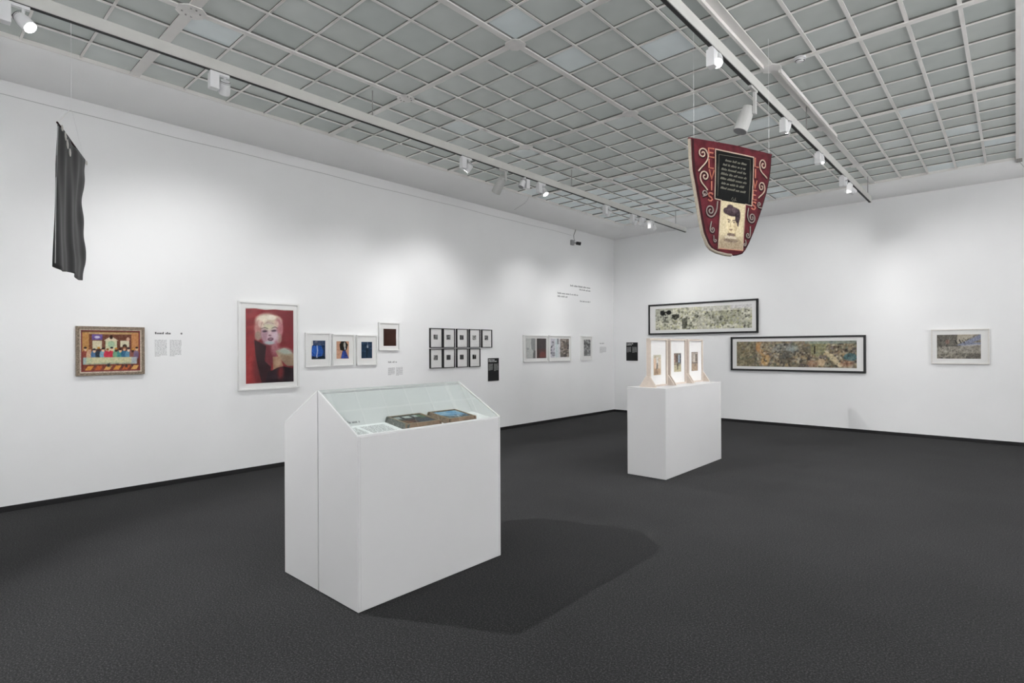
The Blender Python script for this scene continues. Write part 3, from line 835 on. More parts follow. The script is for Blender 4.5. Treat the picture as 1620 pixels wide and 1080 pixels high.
# --- white framed pairs further along
c = Canvas(64, 62, H('d8d6d3'))
c.poly([(.0, .0), (.46, 0), (.46, 1), (.06, 1), (.02, .5)], H('b9bbb9')); c.ell(.16, .28, .17, .30, H('c9cbc8')); c.ell(.36, .25, .11, .5, H('8a8c8c'), .8); c.ell(.22, .75, .16, .22, H('c2c4c2')); c.ell(.42, .9, .08, .3, H('5c5c5c'), .8); c.ell(.10, .52, .05, .05, H('9a9c9c'), .8)
c.rect(.52, .0, .98, 1, H('463f3f')); c.rect(.52, .55, .98, 1, H('5c3432'), .7); c.ell(.80, .85, .16, .18, H('8a4a42'), .7); c.rect(.58, .02, .61, .98, H('2a2424'), .7); c.rect(.64, .02, .66, .98, H('33292a'), .6); c.rect(.52, .95, .98, 1, H('54282a')); c.rect(.46, 0, .52, 1, H('dcd8d6'))
c.grain(40, .10, 31)
GP = 'white-framed prints past the black frames'
loc, w_, h_ = left_pic(8.018, 8.765, 1.220, 1.737)
picture('white-framed pair of prints, one pale grey and one dark red', loc, LW, w_, h_, .018, .036, 'fwhite', [(c.final(), -w_ / 2 + .07, w_ / 2 - .05, .07, h_ - .06)], GP)
c = Canvas(60, 62, H('d6d4d8'))
c.rect(0, 0, .22, 1, H('c9c7d0')); c.cells([H('6a6a72'), H('8a8a90'), H('5a5a60')], 14, 33, .8, .03, .07, (.02, .02, .2, 1)); c.rect(.24, 0, .42, 1, H('d2dadd')); c.rect(.36, .0, .42, .3, H('5a5a5e'), .8); c.rect(.30, .2, .34, 1, H('b9c8c8'), .6)
c.rect(.52, .02, .98, .98, H('6a625c')); c.cells([H('38322f'), H('9a8f86'), H('4a443f'), H('857468'), H('b5aba2')], 80, 34, .8, .03, .08, (.54, .04, .96, .96)); c.grain(30, .10, 32)
loc, w_, h_ = left_pic(8.791, 9.535, 1.220, 1.741)
picture('white-framed pair of prints, one pale lilac and one mottled brown', loc, LW, w_, h_, .018, .036, 'fwhite', [(c.final(), -w_ / 2 + .055, w_ / 2 - .06, .075, h_ - .06)], GP)
c = Canvas(26, 56, H('8e8e8e')); c.cells([H('555555'), H('c8c8c8'), H('787878'), H('6a6a6a'), H('404040')], 90, 36, .8, .06, .16); c.grain(14, .2, 37)
loc, w_, h_ = left_pic(9.910, 10.318, 1.220, 1.741)
picture('narrow white-framed grey mottled print standing alone', loc, LW, w_, h_, .018, .036, 'fwhite', [(c.final(), -w_ / 2 + .105, w_ / 2 - .05, .09, h_ - .075)], GP)

# --- long black framed panoramas on the back wall
c = Canvas(200, 46, H('cfcdbb'))
c.cells([H('e2e0d0'), H('9f9f8a'), H('c6c4a2'), H('6f6f62'), H('ebe9dd'), H('b3b398')], 520, 41, .75, .006, .022)
c.rect(.0, 0, .20, .55, H('b5b6aa'), .6); c.poly([(.06, .12), (.10, .08), (.11, .28), (.07, .32)], H('2b2b28')); c.ell(.085, .22, .030, .11, H('262624')); c.ell(.155, .20, .028, .10, H('232322')); c.line([(.11, .18), (.13, .18)], .006, H('30302c')); c.ell(.125, .42, .022, .03, H('3c3b36')); c.ell(.125, .60, .03, .05, H('77766a'), .8); c.line([(.09, .33), (.10, .62), (.15, .66)], .004, H('4a4a42'), .8)
c.poly([(.19, .30), (.27, .30), (.27, .45), (.22, .55), (.19, .45)], H('3a3a32')); c.cells([H('26261f'), H('3a3a32')], 150, 42, .85, .003, .010, (.0, .2, 1, 1)); c.cells([H('e8e6da'), H('d9d79a')], 120, 43, .6, .005, .014, (.2, .0, 1, 1))
c.rect(.5, .0, 1, .22, H('d3d2cc'), .6); c.rect(.8, 0, 1, .15, H('dcdade'), .7); c.poly([(.30, .5), (.36, .45), (.35, .95), (.30, .95)], H('55554c'), .8); c.poly([(.47, .5), (.55, .4), (.56, .95), (.45, .95)], H('d0cec0'), .7)
for k in range(10): c.line([(.56 + k * .01, .30 + .05 * k), (.9, .25 + .06 * k)], .003, H('6f6f62'), .5)
c.grain(90, .22, 44)
loc, w_, h_ = back_pic(-6.045, -3.705, 1.766, 2.430)
picture('long black-framed pale drawing panorama, hung higher of the two', loc, 0, w_, h_, .034, .045, 'fblack', [(c.final(), -w_ / 2 + .165, w_ / 2 - .115, .10, h_ - .10)], 'long black-framed panoramas')
c = Canvas(210, 48, H('857a68'))
c.cells([H('9a8f78'), H('5f5a4c'), H('b3a488'), H('6a7466'), H('8f7a62'), H('746a70'), H('c0b49a')], 600, 51, .75, .006, .02)
c.rect(0, 0, .18, 1, H('7d7a5e'), .35); c.poly([(.18, .05), (.24, .02), (.21, .25), (.27, .42), (.31, .62), (.28, .95), (.22, .9), (.24, .6), (.18, .35)], H('c99a66'), .6); c.ell(.265, .75, .035, .2, H('cfa868'), .5, 0, .6); c.ell(.20, .25, .02, .15, H('d09a68'), .6, 0, .6)
c.ell(.42, .38, .10, .30, H('7f8a92'), .4); c.cells([H('3a3430'), H('2f2d30'), H('50463c')], 150, 52, .7, .005, .014, (.25, .1, 1, 1)); c.cells([H('d8ccb0'), H('c8a878'), H('e0d6c0')], 110, 53, .6, .005, .014, (.2, .1, 1, 1)); c.poly([(.64, .05), (.78, .03), (.76, .4), (.70, .6), (.65, .5)], H('9b9a74'), .8); c.rect(.672, .2, .682, .5, H('3c362c')); c.rect(.60, 0, 1, .12, H('8fa09a'), .6); c.ell(.95, .60, .05, .14, H('4a7078'), .8)
c.poly([(.75, .35), (.82, .5), (.90, .9), (.87, .98), (.80, .7)], H('d9c9a4'), .8); c.ell(.73, .80, .03, .14, H('d8bc98'), .8); c.ell(.66, .85, .04, .12, H('b07c62'), .5, 0, .6); c.ell(.92, .82, .05, .12, H('a87058'), .5, 0, .6); c.ell(.44, .62, .06, .25, H('544f45'), .5); c.ell(.50, .30, .05, .12, H('9fb4ba'), .4, 0, .8); c.cells([H('3a342c'), H('d6c8a8'), H('8a7a62'), H('5d6a64')], 260, 57, .6, .003, .009)
c.grain(100, .18, 54)
loc, w_, h_ = back_pic(-4.233, -1.920, 1.028, 1.690)
picture('long black-framed colourful collage panorama, hung lower of the two', loc, 0, w_, h_, .034, .045, 'fblack', [(c.final(), -w_ / 2 + .115, w_ / 2 - .135, .085, h_ - .095)], 'long black-framed panoramas')
c = Canvas(92, 50, H('8d877c'))
c.cells([H('a39c8f'), H('6a665e'), H('bdb5a6'), H('78736a'), H('4c4a46')], 260, 61, .7, .01, .04); c.rect(0, 0, .48, .5, H('4a4844'), .55); c.poly([(.48, 0), (.9, 0), (.6, .3), (.45, .42)], H('c9bfae'), .7); c.poly([(.45, .45), (.78, .18), (1, .0), (1, .2), (.8, .34), (1, .34), (1, .42), (.6, .46)], H('858ba4'), .85); c.poly([(.5, .46), (.9, .40), (1, .44), (.6, .50)], H('b8b4b8'), .8)
c.poly([(0, .5), (1, .48), (1, .75), (0, .8)], H('a39e94'), .5); c.cells([H('35332f'), H('403d38')], 60, 62, .7, .006, .02, (0, .05, .7, 1)); c.line([(.43, .25), (.47, .38)], .012, H('2a2826')); c.line([(.52, .22), (.56, .36)], .012, H('2a2826')); c.rect(.68, .78, 1, 1, H('59564f'), .7); c.ell(.25, .30, .05, .1, H('8a6a60'), .7); c.grain(60, .2, 63)
loc, w_, h_ = back_pic(-1.016, -0.300, 1.208, 1.757)
picture('pale-framed grey collage with a lilac streak, alone near the corner', loc, 0, w_, h_, .016, .045, 'fcream', [(c.final(), -w_ / 2 + .075, w_ / 2 - .10, .085, h_ - .085)])

# ------------------------------------------------------------------ wall texts and black panels
def glyphs(mb, x, z, width, hgt, y, rs, dens=1.0, thick=0.0006, slant=0.0):
    # one line of small letter-like strokes, too fine to read in the photograph
    e = x + width; first = True
    while x < e - hgt * .5:
        for _ in range(rs.randint(2, 9)):
            lw = hgt * (.35 + .35 * rs.rand())
            if x + lw > e: break
            hh = hgt * (1.0 if (rs.rand() < .3 or first) else .68)
            first = False
            sl = slant * hh
            v = [(x, y, z), (x + lw * .8, y, z), (x + lw * .8 + sl, y, z + hh), (x + sl, y, z + hh)]
            v += [(a, b - thick, c_) for a, b, c_ in v]
            mb.add(v, [(0, 1, 2, 3), (7, 6, 5, 4), (0, 4, 5, 1), (1, 5, 6, 2), (2, 6, 7, 3), (3, 7, 4, 0)])
            x += lw
        x += hgt * .55

def text_column(t, x0, x1, z0, z1, n, m, seed, y=0.0, hf=.55):
    rs = np.random.RandomState(seed); mb = MB()
    p = (z1 - z0) / n
    for k in range(n):
        wd = (x1 - x0) * (1.0 if k < n - 1 else .45) * (1 - .05 * rs.rand())
        glyphs(mb, x0, z1 - (k + .8) * p, wd, p * hf, y, rs)
    return ob('text_column', mb, m, t)

def heading(t, x0, x1, z, hgt, m, seed, y=0.0, name='heading'):
    mb = MB(); glyphs(mb, x0, z, x1 - x0, hgt, y, np.random.RandomState(seed))
    return ob(name, mb, m, t)

# between tapestry and portrait
t = thing('wall_text', 'grey wall text in two columns between tapestry and portrait', 'wall text', (XW, 1.905, 1.42), LW, 'wall texts')
heading(t, 0.008, .175, .245, .024, MT['vinyld'], 1)
mb = MB()
for a in range(4):
    an = a * PI / 4
    mb.tube([(.268 - .012 * math.cos(an), -.0008, .255 - .012 * math.sin(an)), (.268 + .012 * math.cos(an), -.0008, .255 + .012 * math.sin(an))], .0018, 4)
ob('star_mark', mb, MT['vinyld'], t)
text_column(t, .006, .128, 0, .186, 14, MT['vinyl'], 2); text_column(t, .152, .272, .002, .186, 14, MT['vinyl'], 3)
# under the brown picture
t = thing('wall_text', 'short grey wall text under the dark brown picture', 'wall text', (XW, 4.955, 1.085), LW, 'wall texts')
heading(t, 0, .16, .195, .026, MT['vinyl'], 4)
text_column(t, .0, .122, .010, .125, 8, MT['vinyl'], 5); text_column(t, .145, .270, .0, .130, 9, MT['vinyl'], 6)
# far end by the corner
t = thing('wall_text', 'small grey wall text beside the corner of the room', 'wall text', (XW, 10.668, 1.37), LW, 'wall texts')
heading(t, 0, .18, .205, .022, MT['vinyl'], 7)
text_column(t, 0, .275, 0, .14, 9, MT['vinyl'], 8)
# quotation high on the wall
t = thing('wall_text', 'scattered quotation lines high on the wall near the corner', 'wall text', (XW, 9.115, 2.47), LW, 'wall texts')
for k, (a, b, z) in enumerate(((.44, 1.195, .315), (.775, 1.195, .252), (.0, .73, .130), (.0, .375, .066), (.795, 1.195, .008))):
    heading(t, a, b, z, .036, MT['vinyl'], 20 + k, name='text_line')

def text_panel(label, loc, rotz, w_, h_, seed):
    t = thing('information_board', label, 'text board', loc, rotz, 'black text panels')
    ob('board', MB().box(-w_ / 2, w_ / 2, -.008, 0, 0, h_), MT['panel'], t, bevel=.001)
    x0 = -w_ / 2 + .012
    heading(t, x0, x0 + w_ * .58, h_ - .040, .020, MT['vinylw'], seed, -.008)
    heading(t, x0, x0 + w_ * (.8 if seed == 40 else .45), h_ - .066, .016, MT['vinylw'], seed + 1, -.008)
    text_column(t, x0, -w_ * .06, h_ * .46, h_ * .76, 13, MT['vinyll'], seed + 2, -.008)
    text_column(t, w_ * .04, w_ / 2 - .012, h_ * .44, h_ * .76, 13, MT['vinyll'], seed + 3, -.008)
text_panel('black text panel below the rows of small black frames', (XW, 7.213, .905), LW, .278, .408, 40)
text_panel('black text panel beside the corner, left of the long frames', (-6.480, YW, 1.188), 0, .292, .416, 50)

# CCTV camera
t = thing('cctv_camera', 'small security camera with a black lens high on the wall', 'camera', (XW, 9.60, 3.70), LW)
ob('wall_bracket', MB().box(-.045, .045, -.05, 0, -.045, .06), MT['cctvg'], t, bevel=.006)
ob('arm', MB().tube([(0, -.05, 0), (.06, -.10, -.005)], .014, 8), MT['cctvg'], t)
hd = ob('housing', MB().lathe([(0, .028), (.004, .034), (.10, .036)], (.045, -.09, -.006), (.55, -.82, -.18), 20), MT['cctvb'], t)
ob('lens', MB().lathe([(.10, .030), (.106, .024)], (.045, -.09, -.006), (.55, -.82, -.18), 20), MT['cctvb'], hd)
ob('cable', MB().tube([(.05, -.06, .03), (.052, -.03, .10), (.075, -.01, .17), (.115, -.008, .24), (.155, -.008, .31)], [.005, .005, .007, .009, .010], 6), MT['cctvg'], t)

# ------------------------------------------------------------------ double display case
def display_case(label, sgn, ret=None):
    # local x: distance from the shared ridge plane towards the glass front, times sgn in world
    t = thing('display_case', label, 'display case', (-3.200, 1.755, 0.0), 0, 'back-to-back display cases')
    W, Ln, ZF, ZR = 0.4395, 1.175, 1.000, 1.236
    g, th = 0.004, 0.018
    def X(x): return sgn * x
    def P(poly, y0, y1, nm, m, bev=0.0015, par=t):
        mb = MB().prism([(X(a), b) for a, b in (poly if sgn > 0 else poly[::-1])], 'y', y0, y1)
        return ob(nm, mb, m, par, bevel=bev)
    side = [(g, .006), (W, .006), (W, ZF), (g, ZR)]
    P(side, 0, th, 'side_panel', MT['case']); P(side, Ln - th, Ln, 'side_panel', MT['case'])
    P([(W - th, .006), (W, .006), (W, ZF - .006), (W - th, ZF + .004)], th, Ln - th, 'front_panel', MT['case'])
    P([(g, .006), (g + .012, .006), (g + .012, ZR - .008), (g, ZR - .002)], th, Ln - th, 'back_panel', MT['case'])
    P([(W - th, ZF - .024), (W - th, ZF - .014), (.172, 1.022), (.172, 1.010)], th, Ln - th, 'display_deck', MT['deck'], 0)
    P([(.172, 1.010), (.172, 1.022), (.030, ZR - .018), (.020, ZR - .018)], th, Ln - th, 'back_board', MT['deck'], 0)
    P([(.012, 0), (W - .012, 0), (W - .012, .006), (.012, .006)], .012, Ln - .012, 'shadow_gap_foot', MT['dark'], 0)
    gl = P([(W, ZF), (W, ZF + .006), (g, ZR + .006), (g, ZR)], 0.001, Ln - .001, 'glass_lid', MT['lid'], 0)
    e = .0035
    for (y0, y1) in ((0.0, .003), (Ln - .003, Ln)):
        P([(W + e * .2, ZF - .0005), (W + e * .2, ZF + .0068), (g, ZR + .0068), (g, ZR - .0005)], y0 - .0006, y1 + .0006, 'polished_edge', MT['edge'], 0, gl)
    P([(W + .0006, ZF - .001), (W + .0006, ZF + .0066), (W - .005, ZF + .0092), (W - .005, ZF - .001)], .005, Ln - .005, 'polished_edge', MT['edge'], 0, gl)
    return t
display_case('white sloped display case with glass lid over two ornate boxes', 1)
display_case('white sloped display case backing onto the one with the boxes', -1)

# things on the sloping deck of the front case
TH = math.atan2(1.022 - .986, .4215 - .172)
def deck_z(x):            # world x on deck -> world z
    return .986 + (-2.7785 - x) * math.tan(TH)
def box_frame(label, yc, xw, yw, img, orn, seed):
    xc = -2.915
    t = thing('ornate_box', label, 'box', (xc, yc, deck_z(xc)), 0, 'ornate shallow boxes in the display case')
    t.rotation_euler = (0, TH, 0)
    a, b, h = xw / 2, yw / 2, .036
    # tray with leaning sides
    s = .010
    def quad(p, q, nm, m, thick=.012):
        mb = MB()
        (x0, y0), (x1, y1) = p, q
        ex, ey = (x1 - x0), (y1 - y0); l = math.hypot(ex, ey); nx, ny = -ey / l, ex / l    # inward normal
        v = [(x0, y0, 0), (x1, y1, 0), (x1 + nx * thick, y1 + ny * thick, 0), (x0 + nx * thick, y0 + ny * thick, 0)]
        v += [(x + nx_ * s, y + ny_ * s, h) for (x, y, _), (nx_, ny_) in zip(v, [(nx, ny)] * 4)]
        mb.add(v, [(0, 3, 2, 1), (4, 5, 6, 7), (0, 1, 5, 4), (1, 2, 6, 5), (2, 3, 7, 6), (3, 0, 4, 7)])
        ob(nm, mb, m, t)
    quad((-a, -b), (a, -b), 'side', orn); quad((a, -b), (a, b), 'side', MT['raww']); quad((a, b), (-a, b), 'side', MT['raww']); quad((-a, b), (-a, -b), 'side', orn)
    ob('bottom', MB().box(-a + .01, a - .01, -b + .01, b - .01, 0.0, .004), MT['raww'], t)
    ia, ib = a - s - .010, b - s - .010
    for x0, x1, y0, y1 in ((-ia - .009, ia + .009, -ib - .009, -ib), (-ia - .009, ia + .009, ib, ib + .009), (-ia - .009, -ia, -ib, ib), (ia, ia + .009, -ib, ib)):
        ob('gilt_rim', MB().box(x0, x1, y0, y1, h - .004, h + .003), MT['gilt'], t)
    h_, w_ = img.shape[:2]
    link('picture', print_mesh('picture', img, -ib, ib, -ia, ia, 0, map3=lambda u, v_: (-v_, u, h - .004)), t)
c = Canvas(60, 46, H('343a3c')); c.cells([H('20262a'), H('4a5450'), H('2a2c30'), H('56504a')], 80, 71, .8, .03, .09); c.rect(.04, .08, .26, .32, H('aeb8b6'), .9); c.rect(.34, .06, .58, .30, H('c6cecb'), .9); c.rect(.66, .04, .86, .26, H('bcc6c4'), .9); c.rect(.24, .15, .34, .5, H('14181a')); c.rect(.56, .15, .66, .48, H('14181a')); c.rect(.10, .5, .48, .86, H('4f2f28')); c.poly([(.05, .4), (.30, .8), (.22, .9), (.0, .5)], H('a07a50'), .7); c.poly([(.55, .55), (.95, .4), (.95, .9), (.5, .92)], H('3f4650')); c.ell(.88, .25, .10, .2, H('5f7a58'), .8); c.grain(30, .2, 72)
box_frame('shallow ornate box with a dark interior scene', 2.272, .232, .286, c.final(), MT['ornament'], 1)
c = Canvas(56, 46, H('5f8fb4')); c.rect(0, 0, 1, .45, H('6fa0c4')); c.ell(.62, .30, .2, .22, H('4f86b4'), .9); c.cells([H('8fb4cc'), H('a8bcc8'), H('7aa4c0')], 30, 73, .6, .05, .12, (0, 0, 1, .6)); c.poly([(0, .5), (.3, .62), (.6, .78), (1, .72), (1, 1), (0, 1)], H('5a6468')); c.cells([H('dfe2e2'), H('3c444c'), H('8a9296'), H('2c3238')], 60, 74, .8, .02, .06, (0, .6, 1, 1)); c.poly([(0, .3), (.18, .55), (.12, .9), (0, .9)], H('6a5a44'), .8); c.grain(30, .14, 75)
box_frame('shallow ornate box with a blue sky landscape', 2.602, .232, .262, c.final(), MT['ornament2'], 2)
# text sheet on the deck and caption on the back board
xc = -2.90
t = thing('text_sheet', 'white text sheet lying in the display case beside the boxes', 'sheet', (xc, 1.945, deck_z(xc)), 0)
t.rotation_euler = (-(PI / 2 - TH), 0, PI / 2)
ob('sheet', MB().box(-.150, .165, -.0020, -.0006, -.105, .110), MT['paper'], t)
text_column(t, -.130, -.055, -.090, .085, 12, MT['vinyl'], 61, -.0021, .62)
text_column(t, -.030, .145, -.080, .090, 12, MT['vinyl'], 62, -.0021, .62)
BS = math.atan2(.142, 1.218 - 1.022)
t = thing('case_caption', 'dark caption lettering on the back board inside the display case', 'caption', (-3.0355, 1.835, 1.0330), 0)
t.rotation_euler = (-BS, 0, PI / 2)
heading(t, 0, .115, .004, .017, MT['vinyl'], 66, -.0035, 'lettering')

# ------------------------------------------------------------------ plinth with three standing frames
t = thing('plinth', 'low white plinth carrying three standing pale wooden frames', 'plinth', (-3.1715, 6.614, 0))
hx, hy = .2445, .796
ob('body', MB().box(-hx, hx, -hy, hy, .004, 1.012), MT['case'], t, bevel=.0015)
ob('top_board', MB().box(-hx, hx, -hy, hy, 1.0125, 1.030), MT['case'], t, bevel=.0015)
ob('shadow_gap_foot', MB().box(-hx + .012, hx - .012, -hy + .012, hy - .012, 0, .004), MT['dark'], t)

def standing_frame(label, y0, y1, img, box):
    w_, h_ = y1 - y0, .570
    t = thing('standing_frame', label, 'picture frame', (-3.185, (y0 + y1) / 2, 1.030), LW, 'standing frames on the plinth')
    frame_bars(t, w_, h_, .020, .050, MT['wood'], z0=0.0, y_back=.025)
    ob('mount', MB().box(-w_ / 2 + .016, w_ / 2 - .016, -.008, .010, .016, h_ - .016), MT['mount'], t)
    x0, x1, z0, z1 = box
    link('print', print_mesh('print', img, x0, x1, z0, z1, -.0095), t)
    ob('glass', MB().box(-w_ / 2 + .018, w_ / 2 - .018, -.0165, -.0145, .018, h_ - .018), MT['glass'], t)
    for sx in (-1, 1):
        xa = sx * (w_ / 2); xb = sx * (w_ / 2 + .018)
        mb = MB().prism([(-.105, 0), (.105, 0), (.105, .012), (.028, .125), (-.028, .125), (-.105, .012)], 'x', min(xa, xb), max(xa, xb))
        ob('foot', mb, MT['wood'], t)
ca = Canvas(26, 52, H('d2c4b0')); ca.rect(0, 0, 1, .15, H('c9c6b4')); ca.rect(.08, .2, .3, .7, H('d6b8a0')); ca.rect(.42, .12, .6, .5, H('d8dadc')); ca.poly([(.44, .42), (.54, .38), (.56, .68), (.40, .68)], H('4e4e52')); ca.rect(.1, .68, .9, .98, H('b59a80')); ca.poly([(.12, .95), (.4, .62), (.7, .95)], H('8a705c'), .7); ca.cells([H('a08a72'), H('cbb8a0')], 20, 81, .5, .05, .12); ca.grain(12, .12, 81)
cb = Canvas(28, 52, H('8a7c70')); cb.rect(.1, .02, .5, .5, H('6a5a54')); cb.rect(.55, .05, .95, .55, H('39424c')); cb.rect(.62, .1, .75, .5, H('b8c8d8')); cb.rect(.04, .1, .2, .9, H('a08070')); cb.rect(.0, .62, 1, 1, H('b5ac8e')); cb.poly([(.4, .55), (.6, .55), (.55, .88), (.45, .88)], H('4c4638')); cb.cells([H('d0c8b0'), H('5c5048'), H('9aa88a')], 24, 83, .6, .05, .12); cb.grain(14, .15, 83)
cc = Canvas(26, 52, H('8d8178')); cc.rect(.1, .05, .9, .5, H('a39a92')); cc.rect(.3, .15, .55, .55, H('c4bab0')); cc.rect(0, .55, 1, .6, H('54483f')); cc.rect(.1, .62, .9, .98, H('a58f78')); cc.rect(.62, .1, .9, .5, H('6f655e')); cc.cells([H('6a5e56'), H('b8ab9c')], 24, 85, .6, .05, .12); cc.grain(14, .15, 85)
standing_frame('standing pale wooden frame with a faint tower picture', 5.905, 6.345, ca.final(), (-.115, .075, .135, .375))
standing_frame('standing pale wooden frame with a dark doorway picture', 6.415, 6.865, cb.final(), (-.095, .105, .155, .390))
standing_frame('standing pale wooden frame with a brown room picture', 6.935, 7.385, cc.final(), (-.110, .090, .150, .400))

# ------------------------------------------------------------------ hanging black cloth
BP = Vector((-5.303, 0.833, 3.18)); BU = Vector((-0.937, 0.349, 0.0)).normalized(); BN = Vector((0.349, 0.937, 0)).normalized()
t = thing('hanging_cloth', 'black satin cloth hanging from the ceiling before the white wall', 'banner', tuple(BP))
# outline: left/right u limits by v
vL = [(-.01, -.02), (.10, -.03), (.31, -.075), (.68, -.10), (1.07, -.12)]
vR = [(-.01, .900), (.03, .905), (.10, .865), (.22, .815), (.42, .785), (.62, .790), (.85, .765), (.93, .800), (1.07, .750)]
def lerp(tab, v):
    for (a, b), (c_, d) in zip(tab[:-1], tab[1:]):
        if v <= c_: return b + (d - b) * max(0, (v - a)) / (c_ - a)
    return tab[-1][1]
NU, NV = 44, 40
def cloth_pt(i, j):
    fu, fv = i / NU, j / NV
    v = -.005 + fv * 1.08
    u = lerp(vL, v) + (lerp(vR, v) - lerp(vL, v)) * fu
    amp = .010 + .016 * fv
    off = .36 * amp * (math.sin(fu * 15 + 1.6 * math.sin(fv * 3.2) + fv * 2) + .6 * math.sin(fu * 27 - fv * 5)) + .008 * math.sin(fv * 9 + fu * 4) * fu
    if fu > .85: off += .006 * math.sin(fv * 22) * (fu - .85) / .15
    if j == NV: v += .012 * math.sin(fu * 9)
    return BU * u - Vector((0, 0, v)) - BN * off
mb = MB(); n1 = (NU + 1) * (NV + 1)
vv = []
for side in (0, 1):
    for j in range(NV + 1):
        for i in range(NU + 1):
            vv.append(tuple(cloth_pt(i, j) + BN * (.006 if side else 0)))
ff = []
for j in range(NV):
    for i in range(NU):
        a = j * (NU + 1) + i
        ff.append((a, a + 1, a + NU + 2, a + NU + 1)); ff.append((n1 + a, n1 + a + NU + 1, n1 + a + NU + 2, n1 + a + 1))
for i in range(NU):
    ff.append((i + 1, i, n1 + i, n1 + i + 1)); a = NV * (NU + 1) + i; ff.append((a, a + 1, n1 + a + 1, n1 + a))
for j in range(NV):
    a = j * (NU + 1); b = a + NU + 1; ff.append((a, b, n1 + b, n1 + a)); a += NU; b += NU; ff.append((b, a, n1 + a, n1 + b))
mb.add(vv, ff)
ob('cloth', mb, MT['satin'], t, smooth=True)
ob('rod', MB().tube([tuple(BU * -.03 + Vector((0, 0, .006))), tuple(BU * .905 + Vector((0, 0, .006)))], .007, 10), MT['applique'], t)
def hang(u): return BU * u
for u in (-.02, .88):
    ob('wire', MB().tube([tuple(hang(u) + Vector((0, 0, .014))), tuple(hang(.42) + Vector((0, 0, .285)))], .0026 if u < 0 else .0010, 6), MT['wire'], t)
ob('wire', MB().tube([tuple(hang(.42) + Vector((0, 0, .285))), tuple(hang(.42) + Vector((0, 0, ZC - 3.18)))], .0018, 6), MT['wire'], t)
for k, (u, dv, s_) in enumerate(((.00, .02, .035), (.10, .05, .05), (.16, .09, .06), (.24, .13, .05), (.855, .03, .03))):
    p = hang(u) + BN * .022 - Vector((0, 0, dv))
    ob('tie', MB().tube([tuple(p + Vector((0, 0, s_ * .6))), tuple(p + BU * .012), tuple(p - Vector((0, 0, s_ * .5)) + BU * .02)], [.005, .008, .004], 6), MT['tie'], t)
ob('edge_cord', MB().tube([tuple(BU * (lerp(vL, v) - .002) - Vector((0, 0, v)) + BN * .004) for v in (.02, .2, .5, .8, 1.05)], .0030, 6), MT['cctvg'], t)

# ------------------------------------------------------------------ maroon shield banner
EP = Vector((-1.951, 4.329, 3.18)); EU = Vector((0.377, 0.926, 0)).normalized(); EN = Vector((0.926, -0.377, 0)).normalized()
t = thing('shield_banner', 'maroon shield-shaped banner with black text panel and portrait, hanging', 'banner', tuple(EP))
eL = [(0, -.004), (.15, -.003), (.262, .004), (.343, .021), (.496, .055), (.639, .089), (.752, .123), (.843, .179), (.875, .22), (.895, .29), (.907, .40)]
eR = [(0, .925), (.08, .920), (.199, .902), (.34, .861), (.528, .780), (.692, .700), (.80, .640), (.85, .605), (.884, .570), (.900, .52), (.907, .47)]
def bow(u, v):
    return .030 * math.sin(PI * min(1, max(0, u / .92))) * (1 - .4 * v) + .010 * math.sin(v * 4.2 + u * 2.0) + .006 * math.sin(u * 9 + 1)
def E3(u, v, off=0.0):
    return EU * u - Vector((0, 0, v)) + EN * (bow(u, v) + off)
NU, NV = 30, 46
mb = MB(); vv = []; n1 = (NU + 1) * (NV + 1)
rows = [(.907) * (1 - (1 - j / NV) ** 1.35) for j in range(NV + 1)]
for side in (0, 1):
    for v in rows:
        a, b = lerp(eL, v), lerp(eR, v)
        for i in range(NU + 1):
            vv.append(tuple(E3(a + (b - a) * i / NU, v, -.016 if side else 0)))
ff = []
for j in range(NV):
    for i in range(NU):
        a = j * (NU + 1) + i
        ff.append((a, a + NU + 1, a + NU + 2, a + 1)); ff.append((n1 + a, n1 + a + 1, n1 + a + NU + 2, n1 + a + NU + 1))
for i in range(NU):
    ff.append((i, i + 1, n1 + i + 1, n1 + i)); a = NV * (NU + 1) + i; ff.append((a + 1, a, n1 + a, n1 + a + 1))
for j in range(NV):
    a = j * (NU + 1); b = a + NU + 1; ff.append((b, a, n1 + a, n1 + b)); a += NU; b += NU; ff.append((a, b, n1 + b, n1 + a))
mb.add(vv, ff)
cl = ob('cloth', mb, MT['maroon'], t, smooth=True)
outl = [(lerp(eL, v), v) for v in rows] + [(lerp(eL, .907) + (lerp(eR, .907) - lerp(eL, .907)) * k / 4, .907) for k in range(1, 4)]
ob('binding', MB().tube([tuple(E3(u - .003, v, -.008)) for u, v in outl], .0135, 8), MT['binding'], t, smooth=True)
ob('edge_piping', MB().tube([tuple(E3(lerp(eR, v) + .001, v, -.004)) for v in rows], .006, 6), MT['applique'], t, smooth=True)
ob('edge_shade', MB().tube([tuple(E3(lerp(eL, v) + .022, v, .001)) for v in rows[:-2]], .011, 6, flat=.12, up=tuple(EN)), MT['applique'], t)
ob('rod', MB().tube([tuple(E3(-.012, -.004, -.010)), tuple(E3(.46, -.004, -.012)), tuple(E3(.935, -.004, -.010))], .012, 8), MT['maroon'], t)
for u in (.03, .89):
    ob('wire', MB().tube([tuple(E3(u, -.01)), tuple(E3(u, -.01) + Vector((0, 0, ZC - 3.19)))], .0012, 5), MT['wire'], t)

